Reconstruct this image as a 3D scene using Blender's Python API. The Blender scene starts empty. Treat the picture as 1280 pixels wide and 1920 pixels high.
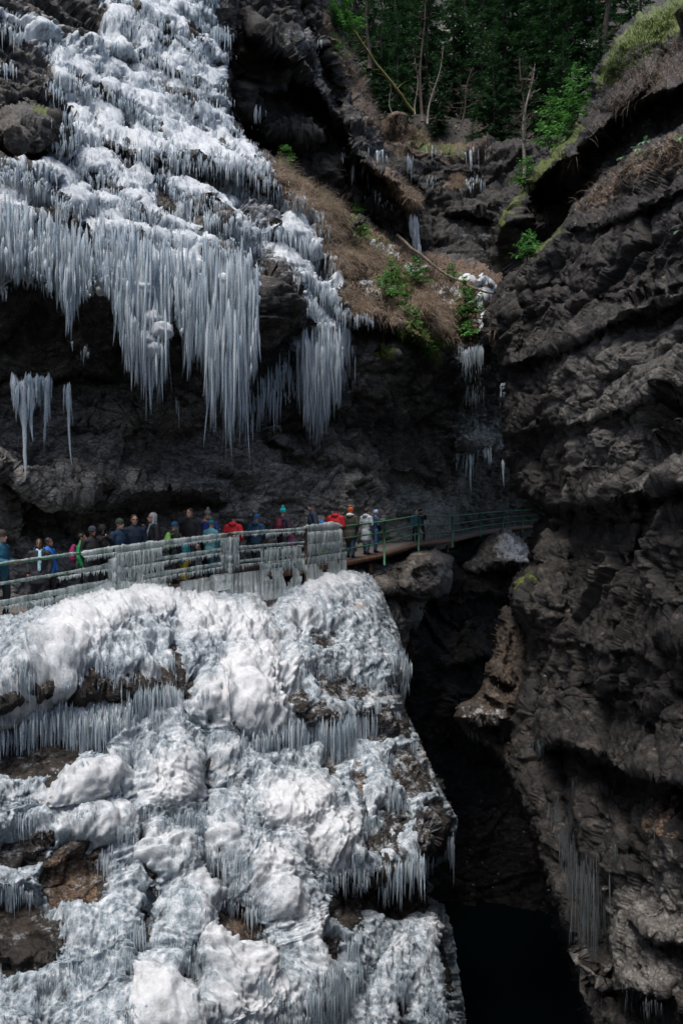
import bpy, math, random
import numpy as np
from mathutils import Vector, Matrix
from mathutils.bvhtree import BVHTree

sc = bpy.context.scene
COL = sc.collection
R_ = math.radians
rng = np.random.default_rng(7)
random.seed(7)

# ------------------------------------------------------------------ camera
F = 1500.0                                   # focal length in photograph pixels
cam_d = bpy.data.cameras.new('camera')
cam_d.sensor_fit = 'VERTICAL'; cam_d.sensor_height = 36.0; cam_d.sensor_width = 24.0
cam_d.lens = F / 1920 * 36.0
cam_d.clip_start = 0.1; cam_d.clip_end = 2000
cam = bpy.data.objects.new('camera', cam_d); COL.objects.link(cam)
cam.location = (0, 0, 0); cam.rotation_euler = (R_(90), 0, 0)
sc.camera = cam

# ------------------------------------------------------------------ world, sun, exposure
SUN_EL, SUN_AZ = 71.0, -30.0                 # azimuth: direction the sun stands in, from -Y (behind camera) towards +X
world = bpy.data.worlds.new('World'); sc.world = world
world.use_nodes = True
wn = world.node_tree; wn.nodes.clear()
wo = wn.nodes.new('ShaderNodeOutputWorld'); bg = wn.nodes.new('ShaderNodeBackground')
sky = wn.nodes.new('ShaderNodeTexSky'); sky.sky_type = 'NISHITA'; sky.sun_disc = False
sky.air_density = 1.0; sky.dust_density = 3.0; sky.ozone_density = 1.0
el, az = R_(SUN_EL), R_(SUN_AZ)
sdir = Vector((math.sin(az) * math.cos(el), -math.cos(az) * math.cos(el), math.sin(el)))   # towards the sun
sky.sun_elevation = el
sky.sun_rotation = math.atan2(sdir.x, sdir.y)
bg.inputs['Strength'].default_value = 0.068
wn.links.new(sky.outputs[0], bg.inputs[0]); wn.links.new(bg.outputs[0], wo.inputs[0])
sun_d = bpy.data.lights.new('sun', 'SUN'); sun_d.energy = 1.5; sun_d.angle = R_(24); sun_d.color = (1.0, 0.96, 0.9)
sun = bpy.data.objects.new('sun', sun_d); COL.objects.link(sun)
sun.rotation_euler = sdir.to_track_quat('Z', 'Y').to_euler()
sc.view_settings.view_transform = 'Standard'; sc.view_settings.look = 'None'
sc.view_settings.gamma = 1.0; sc.view_settings.exposure = 1.42
sc.render.engine = 'CYCLES'
try:
    sc.cycles.max_bounces = 5; sc.cycles.diffuse_bounces = 3; sc.cycles.glossy_bounces = 2
    sc.cycles.transmission_bounces = 3; sc.cycles.transparent_max_bounces = 8
except Exception: pass

# ------------------------------------------------------------------ numpy noise
def _h(ix, iy, iz, seed):
    with np.errstate(over='ignore'):
        h = (ix.astype(np.uint32) * np.uint32(374761393)) ^ (iy.astype(np.uint32) * np.uint32(668265263)) ^ \
            (iz.astype(np.uint32) * np.uint32(2147483647 - 5678)) ^ np.uint32((seed * 974634777 + 12345) & 0xffffffff)
        h = (h ^ (h >> np.uint32(13))) * np.uint32(1274126177)
        h = (h ^ (h >> np.uint32(15))) * np.uint32(2246822519)
        h = h ^ (h >> np.uint32(14))
    return h
def _rnd3(h):
    a = (h & np.uint32(1023)).astype(np.float32) / 1023.0
    b = ((h >> np.uint32(10)) & np.uint32(1023)).astype(np.float32) / 1023.0
    c = ((h >> np.uint32(20)) & np.uint32(1023)).astype(np.float32) / 1023.0
    return a, b, c
def perlin(p, seed=0):
    p = np.asarray(p, dtype=np.float32); s = p.shape[:-1]; p = p.reshape(-1, 3)
    i = np.floor(p).astype(np.int32); f = (p - i).astype(np.float32)
    u = f * f * f * (f * (f * 6 - 15) + 10)
    r = np.zeros(len(p), np.float32)
    for dx in (0, 1):
        wx = u[:, 0] if dx else 1 - u[:, 0]
        for dy in (0, 1):
            wy = u[:, 1] if dy else 1 - u[:, 1]
            for dz in (0, 1):
                wz = u[:, 2] if dz else 1 - u[:, 2]
                a, b, c = _rnd3(_h(i[:, 0] + dx, i[:, 1] + dy, i[:, 2] + dz, seed))
                r += wx * wy * wz * ((a * 2 - 1) * (f[:, 0] - dx) + (b * 2 - 1) * (f[:, 1] - dy) + (c * 2 - 1) * (f[:, 2] - dz))
    return (r * 1.3).reshape(s)
def fbm(p, octv=4, seed=0, gain=0.5, lac=2.03):
    p = np.asarray(p, dtype=np.float32); a = 1.0; r = 0
    for k in range(octv):
        r = r + a * perlin(p, seed + k * 17); p = p * lac; a *= gain
    return r
def ridged(p, octv=4, seed=0, gain=0.5):
    p = np.asarray(p, dtype=np.float32); a = 1.0; r = 0
    for k in range(octv):
        r = r + a * (1 - 2 * np.abs(perlin(p, seed + k * 17))); p = p * 2.03; a *= gain
    return r
def voronoi(p, seed=0, jit=0.9, fast=False):
    """F1, F2, cell hash, vector from the cell's point"""
    p = np.asarray(p, dtype=np.float32); s = p.shape[:-1]; p = p.reshape(-1, 3)
    if fast: jit = 0.62
    i = np.floor(p - (0.5 if fast else 0)).astype(np.int32); n = len(p); rg = (0, 1) if fast else (-1, 0, 1)
    f1 = np.full(n, 9.0, np.float32); f2 = np.full(n, 9.0, np.float32)
    idh = np.zeros(n, np.uint32); vec = np.zeros((n, 3), np.float32)
    for dx in rg:
        for dy in rg:
            for dz in rg:
                cx, cy, cz = i[:, 0] + dx, i[:, 1] + dy, i[:, 2] + dz
                h = _h(cx, cy, cz, seed); a, b, c = _rnd3(h)
                v = np.stack([p[:, 0] - (cx + .5 + (a - .5) * jit), p[:, 1] - (cy + .5 + (b - .5) * jit), p[:, 2] - (cz + .5 + (c - .5) * jit)], 1)
                d = (v * v).sum(1)
                m = d < f1
                f2 = np.where(m, f1, np.minimum(f2, d)); f1 = np.where(m, d, f1)
                idh = np.where(m, h, idh); vec[m] = v[m]
    return np.sqrt(f1).reshape(s), np.sqrt(f2).reshape(s), idh.reshape(s), vec.reshape(s + (3,))
def facets(p, seed=0, tilt=0.6, step=0.5, fast=False):
    """blocky, fractured stone: each cell is a tilted plane with its own offset"""
    f1, f2, idh, v = voronoi(p, seed, fast=fast)
    h2 = _h(idh.astype(np.int64) & 0xffff, (idh >> np.uint32(16)).astype(np.int64), np.zeros_like(idh, dtype=np.int64), seed + 5)
    a, b, c = _rnd3(h2)
    r = tilt * ((a * 2 - 1) * v[..., 0] + (b * 2 - 1) * v[..., 1] + (c * 2 - 1) * v[..., 2]) + step * (c - 0.5)
    crack = np.clip(1 - (f2 - f1) / 0.10, 0, 1)
    return r - 0.22 * crack
def sstep(a, b, x):
    t = np.clip((x - a) / (b - a), 0, 1); return t * t * (3 - 2 * t)

# ------------------------------------------------------------------ helpers
def P(px, py, d):
    """the point of the place that lies d metres deep in the direction of photograph pixel (px, py)"""
    return Vector(((px - 640) / F * d, d, (960 - py) / F * d))
def Pn(px, py, d):
    return np.stack([(px - 640) / F * d, d + 0 * px, (960 - py) / F * d], -1)
def mesh_np(name, V, quads=None, tris=None, mats=(), smooth=True, midx=None, attr=None):
    me = bpy.data.meshes.new(name)
    V = np.ascontiguousarray(V, dtype=np.float32).reshape(-1, 3)
    nq = 0 if quads is None else len(quads); nt = 0 if tris is None else len(tris)
    me.vertices.add(len(V)); me.vertices.foreach_set('co', V.ravel())
    li = []
    if nq: li.append(np.asarray(quads, np.int32).ravel())
    if nt: li.append(np.asarray(tris, np.int32).ravel())
    li = np.concatenate(li)
    me.loops.add(len(li)); me.loops.foreach_set('vertex_index', li)
    me.polygons.add(nq + nt)
    st = np.concatenate([np.arange(nq) * 4, nq * 4 + np.arange(nt) * 3]).astype(np.int32)
    me.polygons.foreach_set('loop_start', st)
    if smooth: me.polygons.foreach_set('use_smooth', np.ones(nq + nt, bool))
    if midx is not None: me.polygons.foreach_set('material_index', np.asarray(midx, np.int32))
    me.update(calc_edges=True)
    if attr is not None:
        if attr.shape[1] == 3: attr = np.concatenate([attr, np.zeros((len(attr), 1), np.float32)], 1)
        ca = me.color_attributes.new('mask', 'FLOAT_COLOR', 'POINT')
        a = np.zeros((len(V), 4), np.float32); a[:, 3] = 1; a[:, :attr.shape[1]] = attr
        ca.data.foreach_set('color', a.ravel())
    for m in mats: me.materials.append(m)
    return me
def obj(name, me, parent=None, loc=None):
    o = bpy.data.objects.new(name, me); COL.objects.link(o)
    if parent is not None: o.parent = parent
    if loc is not None: o.location = loc
    return o
def tag(o, label=None, cat=None, group=None, kind=None):
    if label: o['label'] = label
    if cat: o['category'] = cat
    if group: o['group'] = group
    if kind: o['kind'] = kind
    return o
def empty(name, loc, label=None, cat=None, group=None, rz=0):
    o = bpy.data.objects.new(name, None); COL.objects.link(o); o.empty_display_size = 0.2
    o.location = loc; o.rotation_euler = (0, 0, rz)
    return tag(o, label, cat, group)

# ------------------------------------------------------------------ materials
def new_mat(name):
    m = bpy.data.materials.new(name); m.use_nodes = True; nt = m.node_tree; nt.nodes.clear()
    out = nt.nodes.new('ShaderNodeOutputMaterial'); b = nt.nodes.new('ShaderNodeBsdfPrincipled')
    nt.links.new(b.outputs[0], out.inputs[0])
    return m, nt, b, out
def N(nt, t, **k):
    n = nt.nodes.new(t)
    for a, v in k.items():
        if a in n.inputs: n.inputs[a].default_value = v
        else: setattr(n, a, v)
    return n
def texco(nt, scale=(1, 1, 1), src='Object'):
    tc = N(nt, 'ShaderNodeTexCoord'); mp = N(nt, 'ShaderNodeMapping'); mp.inputs['Scale'].default_value = scale
    nt.links.new(tc.outputs[src], mp.inputs[0]); return mp.outputs[0]
def ramp(nt, fac, stops):
    r = N(nt, 'ShaderNodeValToRGB'); e = r.color_ramp.elements
    while len(e) < len(stops): e.new(0.5)
    for k, (p, c) in enumerate(stops):
        e[k].position = p; e[k].color = (c[0], c[1], c[2], 1) if isinstance(c, (tuple, list)) else (c, c, c, 1)
    nt.links.new(fac, r.inputs[0]); return r.outputs[0]
def mixc(nt, fac, a, b, mode='MIX'):
    m = N(nt, 'ShaderNodeMix', data_type='RGBA', blend_type=mode)
    for sock, v in ((m.inputs[0], fac), (m.inputs[6], a), (m.inputs[7], b)):
        if hasattr(v, 'is_output'): nt.links.new(v, sock)
        elif isinstance(v, (int, float)): sock.default_value = v
        else: sock.default_value = (v[0], v[1], v[2], 1)
    return m.outputs[2]
def mth(nt, op, a, b=0.0, clamp=False):
    m = N(nt, 'ShaderNodeMath', operation=op, use_clamp=clamp)
    for sock, v in ((m.inputs[0], a), (m.inputs[1], b)):
        if hasattr(v, 'is_output'): nt.links.new(v, sock)
        else: sock.default_value = v
    return m.outputs[0]
def bump(nt, b, h, dist, strength=1.0, prev=None):
    n = N(nt, 'ShaderNodeBump'); n.inputs['Distance'].default_value = dist; n.inputs['Strength'].default_value = strength
    nt.links.new(h, n.inputs['Height'])
    if prev is not None: nt.links.new(prev, n.inputs['Normal'])
    nt.links.new(n.outputs[0], b.inputs['Normal']); return n.outputs[0]

def rock_mat(name, dark, light, warm, tone=1.0, strata=(1, 1, 2.2), wet=0.45, spot=0.5, spec=0.5):
    """limestone; mask R = frost or ice crust, G = moss, B = soil and dead leaves"""
    m, nt, b, out = new_mat(name)
    co = texco(nt, strata)
    n1 = N(nt, 'ShaderNodeTexNoise', Scale=0.45, Detail=9, Roughness=0.62); nt.links.new(co, n1.inputs[0])
    n2 = N(nt, 'ShaderNodeTexNoise', Scale=3.2, Detail=10, Roughness=0.7); nt.links.new(co, n2.inputs[0])
    n3 = N(nt, 'ShaderNodeTexNoise', Scale=17, Detail=6, Roughness=0.75); nt.links.new(co, n3.inputs[0])
    c = ramp(nt, n2.outputs[0], [(0.36, [x * 0.45 for x in dark]), (0.50, dark), (0.60, [(x * .45 + y * .55) for x, y in zip(light, dark)]), (0.70, light)])
    c2 = ramp(nt, n1.outputs[0], [(0.35, (0, 0, 0)), (0.62, (1, 1, 1))])
    c = mixc(nt, mth(nt, 'MULTIPLY', c2, 0.6), c, warm)
    # soot-dark seepage, running down the face
    cs = texco(nt, (1.6, 1.6, 0.16))
    n4 = N(nt, 'ShaderNodeTexNoise', Scale=0.9, Detail=5, Roughness=0.6); nt.links.new(cs, n4.inputs[0])
    st = ramp(nt, n4.outputs[0], [(0.42, (0.35, 0.35, 0.36)), (0.58, (1, 1, 1))])
    c = mixc(nt, 0.8, c, st, 'MULTIPLY')
    fine = ramp(nt, n3.outputs[0], [(0.36, (0.40, 0.40, 0.40)), (0.5, (.95, .95, .95)), (0.66, (1.9, 1.88, 1.84))])
    c = mixc(nt, 0.8, c, fine, 'MULTIPLY')
    vo = N(nt, 'ShaderNodeTexVoronoi', Scale=1.3, feature='DISTANCE_TO_EDGE'); 
    wco = mixc(nt, 0.32, co, n2.outputs['Color'], 'ADD'); nt.links.new(wco, vo.inputs[0])
    crk = ramp(nt, vo.outputs[0], [(0.0, (0.30, 0.30, 0.30)), (0.035, (1, 1, 1))])
    c = mixc(nt, 0.5, c, crk, 'MULTIPLY')
    # pale calcite / lichen spots
    v2 = N(nt, 'ShaderNodeTexVoronoi', Scale=1.7); nt.links.new(wco, v2.inputs[0])
    # small broken facets
    v3 = N(nt, 'ShaderNodeTexVoronoi', Scale=4.5); nt.links.new(wco, v3.inputs[0]); v4 = N(nt, 'ShaderNodeTexVoronoi', Scale=12.0); nt.links.new(wco, v4.inputs[0])
    hb = mth(nt, 'ADD', mth(nt, 'MULTIPLY', v3.outputs['Color'], 1.0), mth(nt, 'MULTIPLY', v4.outputs['Color'], .45))
    c = mixc(nt, .55, c, ramp(nt, v3.outputs['Color'], [(.2, (.62, .62, .63)), (.8, (1.35, 1.34, 1.32))]), 'MULTIPLY')
    sp = ramp(nt, v2.outputs['Distance'], [(0.05, (1, 1, 1)), (0.11, (0, 0, 0))])
    sp = mth(nt, 'MULTIPLY', sp, ramp(nt, n1.outputs[0], [(0.5, (0, 0, 0)), (0.56, (1, 1, 1))]))
    c = mixc(nt, mth(nt, 'MULTIPLY', sp, spot), c, (0.42, 0.40, 0.37))
    at = N(nt, 'ShaderNodeAttribute', attribute_name='mask'); sep = N(nt, 'ShaderNodeSeparateColor'); nt.links.new(at.outputs['Color'], sep.inputs[0])
    nz = mth(nt, 'SUBTRACT', n3.outputs[0], 0.5)
    dry = mixc(nt, 1.0, ramp(nt, n2.outputs[0], [(.30, (.10, .092, .085)), (.48, (.26, .245, .225)), (.66, (.46, .44, .41))]), mixc(nt, 1.0, fine, crk, 'MULTIPLY'), 'MULTIPLY')  # pale dry limestone; also paints in brightness where rock gets little light
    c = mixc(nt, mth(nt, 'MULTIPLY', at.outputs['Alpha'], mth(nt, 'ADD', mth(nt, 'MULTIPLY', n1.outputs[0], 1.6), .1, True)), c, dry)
    soil = ramp(nt, n3.outputs[0], [(0.32, (0.035, 0.022, 0.014)), (0.52, (0.15, 0.095, 0.06)), (0.70, (0.34, 0.24, 0.16))])
    fb = mth(nt, 'ADD', sep.outputs[2], mth(nt, 'MULTIPLY', nz, 1.4)); fb = ramp(nt, fb, [(0.40, (0, 0, 0)), (0.62, (1, 1, 1))])
    c = mixc(nt, fb, c, soil)
    moss = ramp(nt, n3.outputs[0], [(0.3, (0.012, 0.02, 0.004)), (0.5, (0.07, 0.10, 0.012)), (0.72, (0.24, 0.27, 0.04))])
    fg = mth(nt, 'ADD', sep.outputs[1], mth(nt, 'MULTIPLY', mth(nt, 'SUBTRACT', n2.outputs[0], 0.5), 1.2)); fg = ramp(nt, fg, [(0.40, (0, 0, 0)), (0.58, (1, 1, 1))])
    c = mixc(nt, fg, c, moss)
    fr = mth(nt, 'ADD', sep.outputs[0], mth(nt, 'MULTIPLY', mth(nt, 'ADD', mth(nt, 'MULTIPLY', nz, .5), mth(nt, 'SUBTRACT', n2.outputs[0], 0.5)), 1.9)); fr = ramp(nt, fr, [(0.42, (0, 0, 0)), (0.74, (.85, .85, .85))])
    c = mixc(nt, fr, c, (0.50, 0.53, 0.56))
    nt.links.new(c, b.inputs['Base Color'])
    rr = ramp(nt, n2.outputs[0], [(0.35, wet), (0.65, 0.85)])
    nt.links.new(rr, b.inputs['Roughness']); b.inputs['Specular IOR Level'].default_value = spec
    p0 = bump(nt, b, hb, 0.10, 0.9)
    p1 = bump(nt, b, n2.outputs[0], 0.10, 0.8, p0)
    p2 = bump(nt, b, crk, 0.05, 0.8, p1)
    bump(nt, b, n3.outputs[0], 0.035, 1.0, p2)
    return m
M = {}
M['rock_left'] = rock_mat('limestone_left', (0.062, 0.057, 0.052), (0.34, 0.315, 0.29), (0.10, 0.085, 0.072))
M['rock_walk'] = rock_mat('limestone_walkway', (0.10, 0.092, 0.083), (0.30, 0.275, 0.25), (0.15, 0.13, 0.11), strata=(1, 1, 1.4))
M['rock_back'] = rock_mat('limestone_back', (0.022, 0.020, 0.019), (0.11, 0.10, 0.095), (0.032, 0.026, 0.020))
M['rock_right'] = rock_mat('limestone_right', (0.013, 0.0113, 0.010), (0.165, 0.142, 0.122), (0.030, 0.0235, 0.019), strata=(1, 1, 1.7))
M['rock_low'] = rock_mat('limestone_low', (0.045, 0.037, 0.031), (0.27, 0.22, 0.18), (0.07, 0.052, 0.039))
M['rock_shaded'] = rock_mat('shaded_wet_limestone', (0.006, 0.0055, 0.005), (0.05, 0.044, 0.039), (0.010, 0.008, 0.0065), wet=.6, spec=.1)  # wet limestone with the deep slot's shade put into its colour
M['rock_butt'] = rock_mat('limestone_buttress', (0.040, 0.034, 0.029), (0.18, 0.155, 0.13), (0.062, 0.042, 0.028))

def ice_mat(name, white, blue, deep, sc_z=0.18, rough=0.25, gran=40, dirt=(0.30, 0.25, 0.205), transl=0.25, sss=0.0, clear=0.0):
    """mask R = how snowy/opaque the ice is, G = dirt frozen into it"""
    m, nt, b, out = new_mat(name)
    co = texco(nt, (1, 1, sc_z)); co2 = texco(nt, (1, 1, 1))
    s1 = N(nt, 'ShaderNodeTexNoise', Scale=7.0, Detail=6, Roughness=0.65); nt.links.new(co, s1.inputs[0])
    s2 = N(nt, 'ShaderNodeTexNoise', Scale=1.2, Detail=6, Roughness=0.6); nt.links.new(co2, s2.inputs[0])
    g = N(nt, 'ShaderNodeTexNoise', Scale=gran, Detail=5, Roughness=0.8); nt.links.new(co2, g.inputs[0])
    at = N(nt, 'ShaderNodeAttribute', attribute_name='mask'); sep = N(nt, 'ShaderNodeSeparateColor'); nt.links.new(at.outputs['Color'], sep.inputs[0])
    f = mth(nt, 'ADD', mth(nt, 'MULTIPLY', s1.outputs[0], 0.9), mth(nt, 'MULTIPLY', g.outputs[0], 0.35))
    glassy = ramp(nt, f, [(0.46, deep), (0.62, blue), (0.80, white)])
    snowy = ramp(nt, g.outputs[0], [(0.3, [x * 0.80 for x in white]), (0.6, white)])
    wf = mth(nt, 'ADD', sep.outputs[0], mth(nt, 'MULTIPLY', mth(nt, 'SUBTRACT', s2.outputs[0], 0.5), 0.9), True)
    c = mixc(nt, wf, glassy, snowy)
    df = mth(nt, 'ADD', sep.outputs[1], mth(nt, 'MULTIPLY', mth(nt, 'ADD', mth(nt, 'SUBTRACT', s2.outputs[0], 0.5), mth(nt, 'SUBTRACT', g.outputs[0], 0.5)), 1.3))
    df = ramp(nt, df, [(0.38, (0, 0, 0)), (0.75, (1, 1, 1))])
    c = mixc(nt, mth(nt, 'MULTIPLY', df, 0.85), c, dirt)
    nt.links.new(c, b.inputs['Base Color'])
    rr = ramp(nt, g.outputs[0], [(0.35, rough), (0.7, rough + 0.4)]); nt.links.new(rr, b.inputs['Roughness'])
    b.inputs['Specular IOR Level'].default_value = 0.55
    if sss: b.inputs['Subsurface Weight'].default_value = sss; b.inputs['Subsurface Radius'].default_value = (.6, .85, 1.0); b.inputs['Subsurface Scale'].default_value = .10
    p1 = bump(nt, b, s1.outputs[0], 0.045, 0.5)
    bump(nt, b, g.outputs[0], 0.025, 0.9, p1)
    if transl:
        tr = N(nt, 'ShaderNodeBsdfTranslucent'); nt.links.new(c, tr.inputs[0])
        mx = N(nt, 'ShaderNodeMixShader'); mx.inputs[0].default_value = transl
        nt.links.new(b.outputs[0], mx.inputs[1]); nt.links.new(tr.outputs[0], mx.inputs[2]); nt.links.new(mx.outputs[0], out.inputs[0])
        if clear:
            tp = N(nt, 'ShaderNodeBsdfTransparent'); m2 = N(nt, 'ShaderNodeMixShader'); nt.links.new(ramp(nt, f, [(.50, clear * 1.6), (.72, clear * .3)]), m2.inputs[0])
            nt.links.new(mx.outputs[0], m2.inputs[1]); nt.links.new(tp.outputs[0], m2.inputs[2]); nt.links.new(m2.outputs[0], out.inputs[0])
    return m
M['ice_fall'] = ice_mat('waterfall_ice', (0.86, 0.89, 0.92), (0.50, 0.57, 0.63), (0.06, 0.08, 0.10))
M['ice_mound'] = ice_mat('mound_ice', (0.66, 0.67, 0.69), (0.27, 0.32, 0.36), (0.018, 0.023, 0.028), sc_z=0.30, transl=0.0, gran=26, sss=.35)
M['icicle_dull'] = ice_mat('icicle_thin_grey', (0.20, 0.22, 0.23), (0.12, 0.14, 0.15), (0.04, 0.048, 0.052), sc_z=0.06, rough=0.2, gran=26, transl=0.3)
M['icicle'] = ice_mat('icicle_ice', (0.93, 0.96, 0.98), (0.60, 0.72, 0.80), (0.20, 0.29, 0.36), sc_z=0.06, rough=0.12, gran=26, transl=0.3, clear=.14)

# ------------------------------------------------------------------ relief patches (rock faces)
def poly_sd(poly, X, Y):
    """signed distance to a polygon, positive inside"""
    poly = np.asarray(poly, float); d = np.full(X.shape, 1e9); ins = np.zeros(X.shape, bool)
    n = len(poly)
    for k in range(n):
        ax, ay = poly[k]; bx, by = poly[(k + 1) % n]
        ex, ey = bx - ax, by - ay; L = ex * ex + ey * ey + 1e-9
        t = np.clip(((X - ax) * ex + (Y - ay) * ey) / L, 0, 1)
        d = np.minimum(d, (X - ax - t * ex) ** 2 + (Y - ay - t * ey) ** 2)
        if ay != by:
            c = ((ay > Y) != (by > Y)) & (X < ex * (Y - ay) / ey + ax); ins ^= c
    d = np.sqrt(d); return np.where(ins, d, -d)
def blur(a, k):
    for ax in (0, 1):
        for _ in range(2):
            pad = [(0, 0)] * a.ndim; pad[ax] = (k, k)
            b = np.pad(a, pad, mode='edge'); cs = np.cumsum(b, axis=ax, dtype=np.float64)
            z = np.zeros_like(np.take(cs, [0], axis=ax)); cs = np.concatenate([z, cs], axis=ax)
            n = a.shape[ax]; hi = np.take(cs, range(2 * k + 1, 2 * k + 1 + n), axis=ax); lo = np.take(cs, range(0, n), axis=ax)
            a = (hi - lo) / (2 * k + 1)
    return a
class Patch:
    def __init__(s, x0, x1, y0, y1, step, ctrl, sil=None, rnd=40, drop=1.5, back=6.0, jag=5, seed=0):
        s.step = step
        xs = np.arange(x0, x1 + 1, step, dtype=float); ys = np.arange(y0, y1 + 1, step, dtype=float)
        s.X, s.Y = np.meshgrid(xs, ys); s.x0, s.y0 = x0, y0
        c = np.asarray(ctrl, float); n = len(c); q = c[:, :2] / 500.0
        D = np.sqrt(((q[:, None] - q[None]) ** 2).sum(-1))
        A = np.zeros((n + 3, n + 3)); A[:n, :n] = D - np.eye(n) * 0.01; A[:n, n] = 1; A[:n, n + 1:] = q; A[n, :n] = 1; A[n + 1:, :n] = q.T
        w = np.linalg.solve(A, np.concatenate([c[:, 2], [0, 0, 0]]))
        X, Y = s.X / 500, s.Y / 500
        d = w[n] + w[n + 1] * X + w[n + 2] * Y
        for k in range(n): d += w[k] * np.sqrt((X - q[k, 0]) ** 2 + (Y - q[k, 1]) ** 2)
        s.d = blur(d, max(1, int(12 / step))); s.seed = seed
        s.sd = np.full(s.X.shape, 1e3)
        s.rnd, s.drop, s.back = rnd, drop, back
        if sil is not None:
            s.sd = poly_sd(sil, s.X, s.Y)
            q3 = np.stack([s.X / 28, s.Y / 28, 0 * s.X + seed], -1)
            s.sd = s.sd + jag * 1.6 * fbm(q3, 4, seed)
        s.mask = np.zeros(s.X.shape + (4,), np.float32)
    def ledge(s, pts, amp, up=40, down=10, under=0.5, ul=40, wob=3):
        """a ledge line: swells out above the line, drops back below it"""
        p = np.asarray(pts, float); ly = np.interp(s.X, p[:, 0], p[:, 1])
        ly = ly + wob * 2 * fbm(np.stack([s.X / 22, 0 * s.X, 0 * s.X + s.seed + p[0, 1]], -1), 3, 3)
        v = s.Y - ly
        ex = np.minimum(s.X - p[0, 0], p[-1, 0] - s.X); e = sstep(-12, 18, ex)
        a = np.where(v < 0, (.35 * np.clip((v + up) / up, 0, 1) + .65 * sstep(-up, 0, v)), 0) + np.where(v >= 0, 1 - sstep(0, down, v) * (1 + under) + under * sstep(down, down + ul, v), 0)
        a = np.where(v > down + ul, 0, a)
        s.d -= amp * a * e
    def bulge(s, cx, cy, rx, ry, amp, ang=0, pw=0.5):
        c, n = math.cos(R_(ang)), math.sin(R_(ang))
        u = ((s.X - cx) * c + (s.Y - cy) * n) / rx; v = (-(s.X - cx) * n + (s.Y - cy) * c) / ry
        s.d -= amp * np.clip(1 - u * u - v * v, 0, 1) ** pw
    def crack(s, pts, depth, w=4, wob=3, lip=0.0):
        p = np.asarray(pts, float); d = np.full(s.X.shape, 1e9)
        nx = wob * 2 * fbm(np.stack([s.X / 30, s.Y / 30, 0 * s.X + 9], -1), 3, 5)
        for k in range(len(p) - 1):
            ax, ay = p[k]; bx, by = p[k + 1]; ex, ey = bx - ax, by - ay
            t = np.clip(((s.X - ax) * ex + (s.Y - ay) * ey) / (ex * ex + ey * ey), 0, 1)
            d = np.minimum(d, np.hypot(s.X - ax - t * ex, s.Y + nx - ay - t * ey))
        s.d += depth * np.exp(-(d / w) ** 2)
    def spot(s, ch, poly, val=1.0, soft=12, noise=10, sc=25):
        sd = poly_sd(poly, s.X, s.Y) + noise * 1.6 * fbm(np.stack([s.X / sc, s.Y / sc, 0 * s.X + ch * 7 + 3], -1), 4, 11)
        s.mask[..., ch] = np.maximum(s.mask[..., ch], val * sstep(-soft, soft, sd))
    def finish(s, disp, lim=10):
        t = np.clip(s.sd / s.rnd, 0, 1)
        d = s.d + s.drop * (1 - np.sqrt(np.clip(1 - (1 - t) ** 2, 0, 1))) + np.clip(-s.sd, 0, lim) / lim * s.back
        s.pos0 = Pn(s.X, s.Y, d)
        n = s.normals(s.pos0)
        vd = -(n * s.pos0).sum(-1) / np.linalg.norm(s.pos0, axis=-1); fc = .18 + .82 * sstep(.06, .38, blur(vd, 2))
        s.pos = s.pos0 + n * (disp(s.pos0, s) * fc)[..., None]
        s.n = s.normals(s.pos); s.keep = s.sd > -lim
        return s
    def normals(s, p):
        gx = np.gradient(p, axis=1); gy = np.gradient(p, axis=0); n = np.cross(gy, gx)
        n /= np.linalg.norm(n, axis=-1, keepdims=True) + 1e-9
        f = (n * p).sum(-1, keepdims=True) > 0
        return np.where(f, -n, n)
    def faces(s, keep):
        H, W = s.X.shape; idx = np.arange(H * W).reshape(H, W)
        k = keep[:-1, :-1] & keep[1:, :-1] & keep[:-1, 1:] & keep[1:, 1:]
        q = np.stack([idx[:-1, :-1][k], idx[1:, :-1][k], idx[1:, 1:][k], idx[:-1, 1:][k]], 1)
        return q
    def build(s, name, mat, pos=None, keep=None, mask=None, parent=None, smooth=False):
        pos = s.pos if pos is None else pos; keep = s.keep if keep is None else keep; mask = s.mask if mask is None else mask
        q = s.faces(keep); used = np.unique(q); rm = np.zeros(pos.shape[0] * pos.shape[1], np.int64); rm[used] = np.arange(len(used))
        V = pos.reshape(-1, 3)[used]; Q = rm[q]
        me = mesh_np(name, V, quads=Q, mats=[mat], smooth=smooth, attr=mask.reshape(-1, mask.shape[-1])[used])
        s.V, s.Q = V, Q
        return obj(name, me, parent)
    def bvh(s):
        s._b = BVHTree.FromPolygons(s.V.tolist(), s.Q.tolist()); return s._b
def hit(bvh, px, py, default=None):
    r = Vector(((px - 640) / F, 1, (960 - py) / F)).normalized()
    h = bvh.ray_cast(Vector((0, 0, 0)), r, 300)
    return (h[0], h[1]) if h[0] is not None else (None, None)
# ================================================================== TERRAIN
STEP = 2.2
def struct(o): o['kind'] = 'structure'; return o

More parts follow.
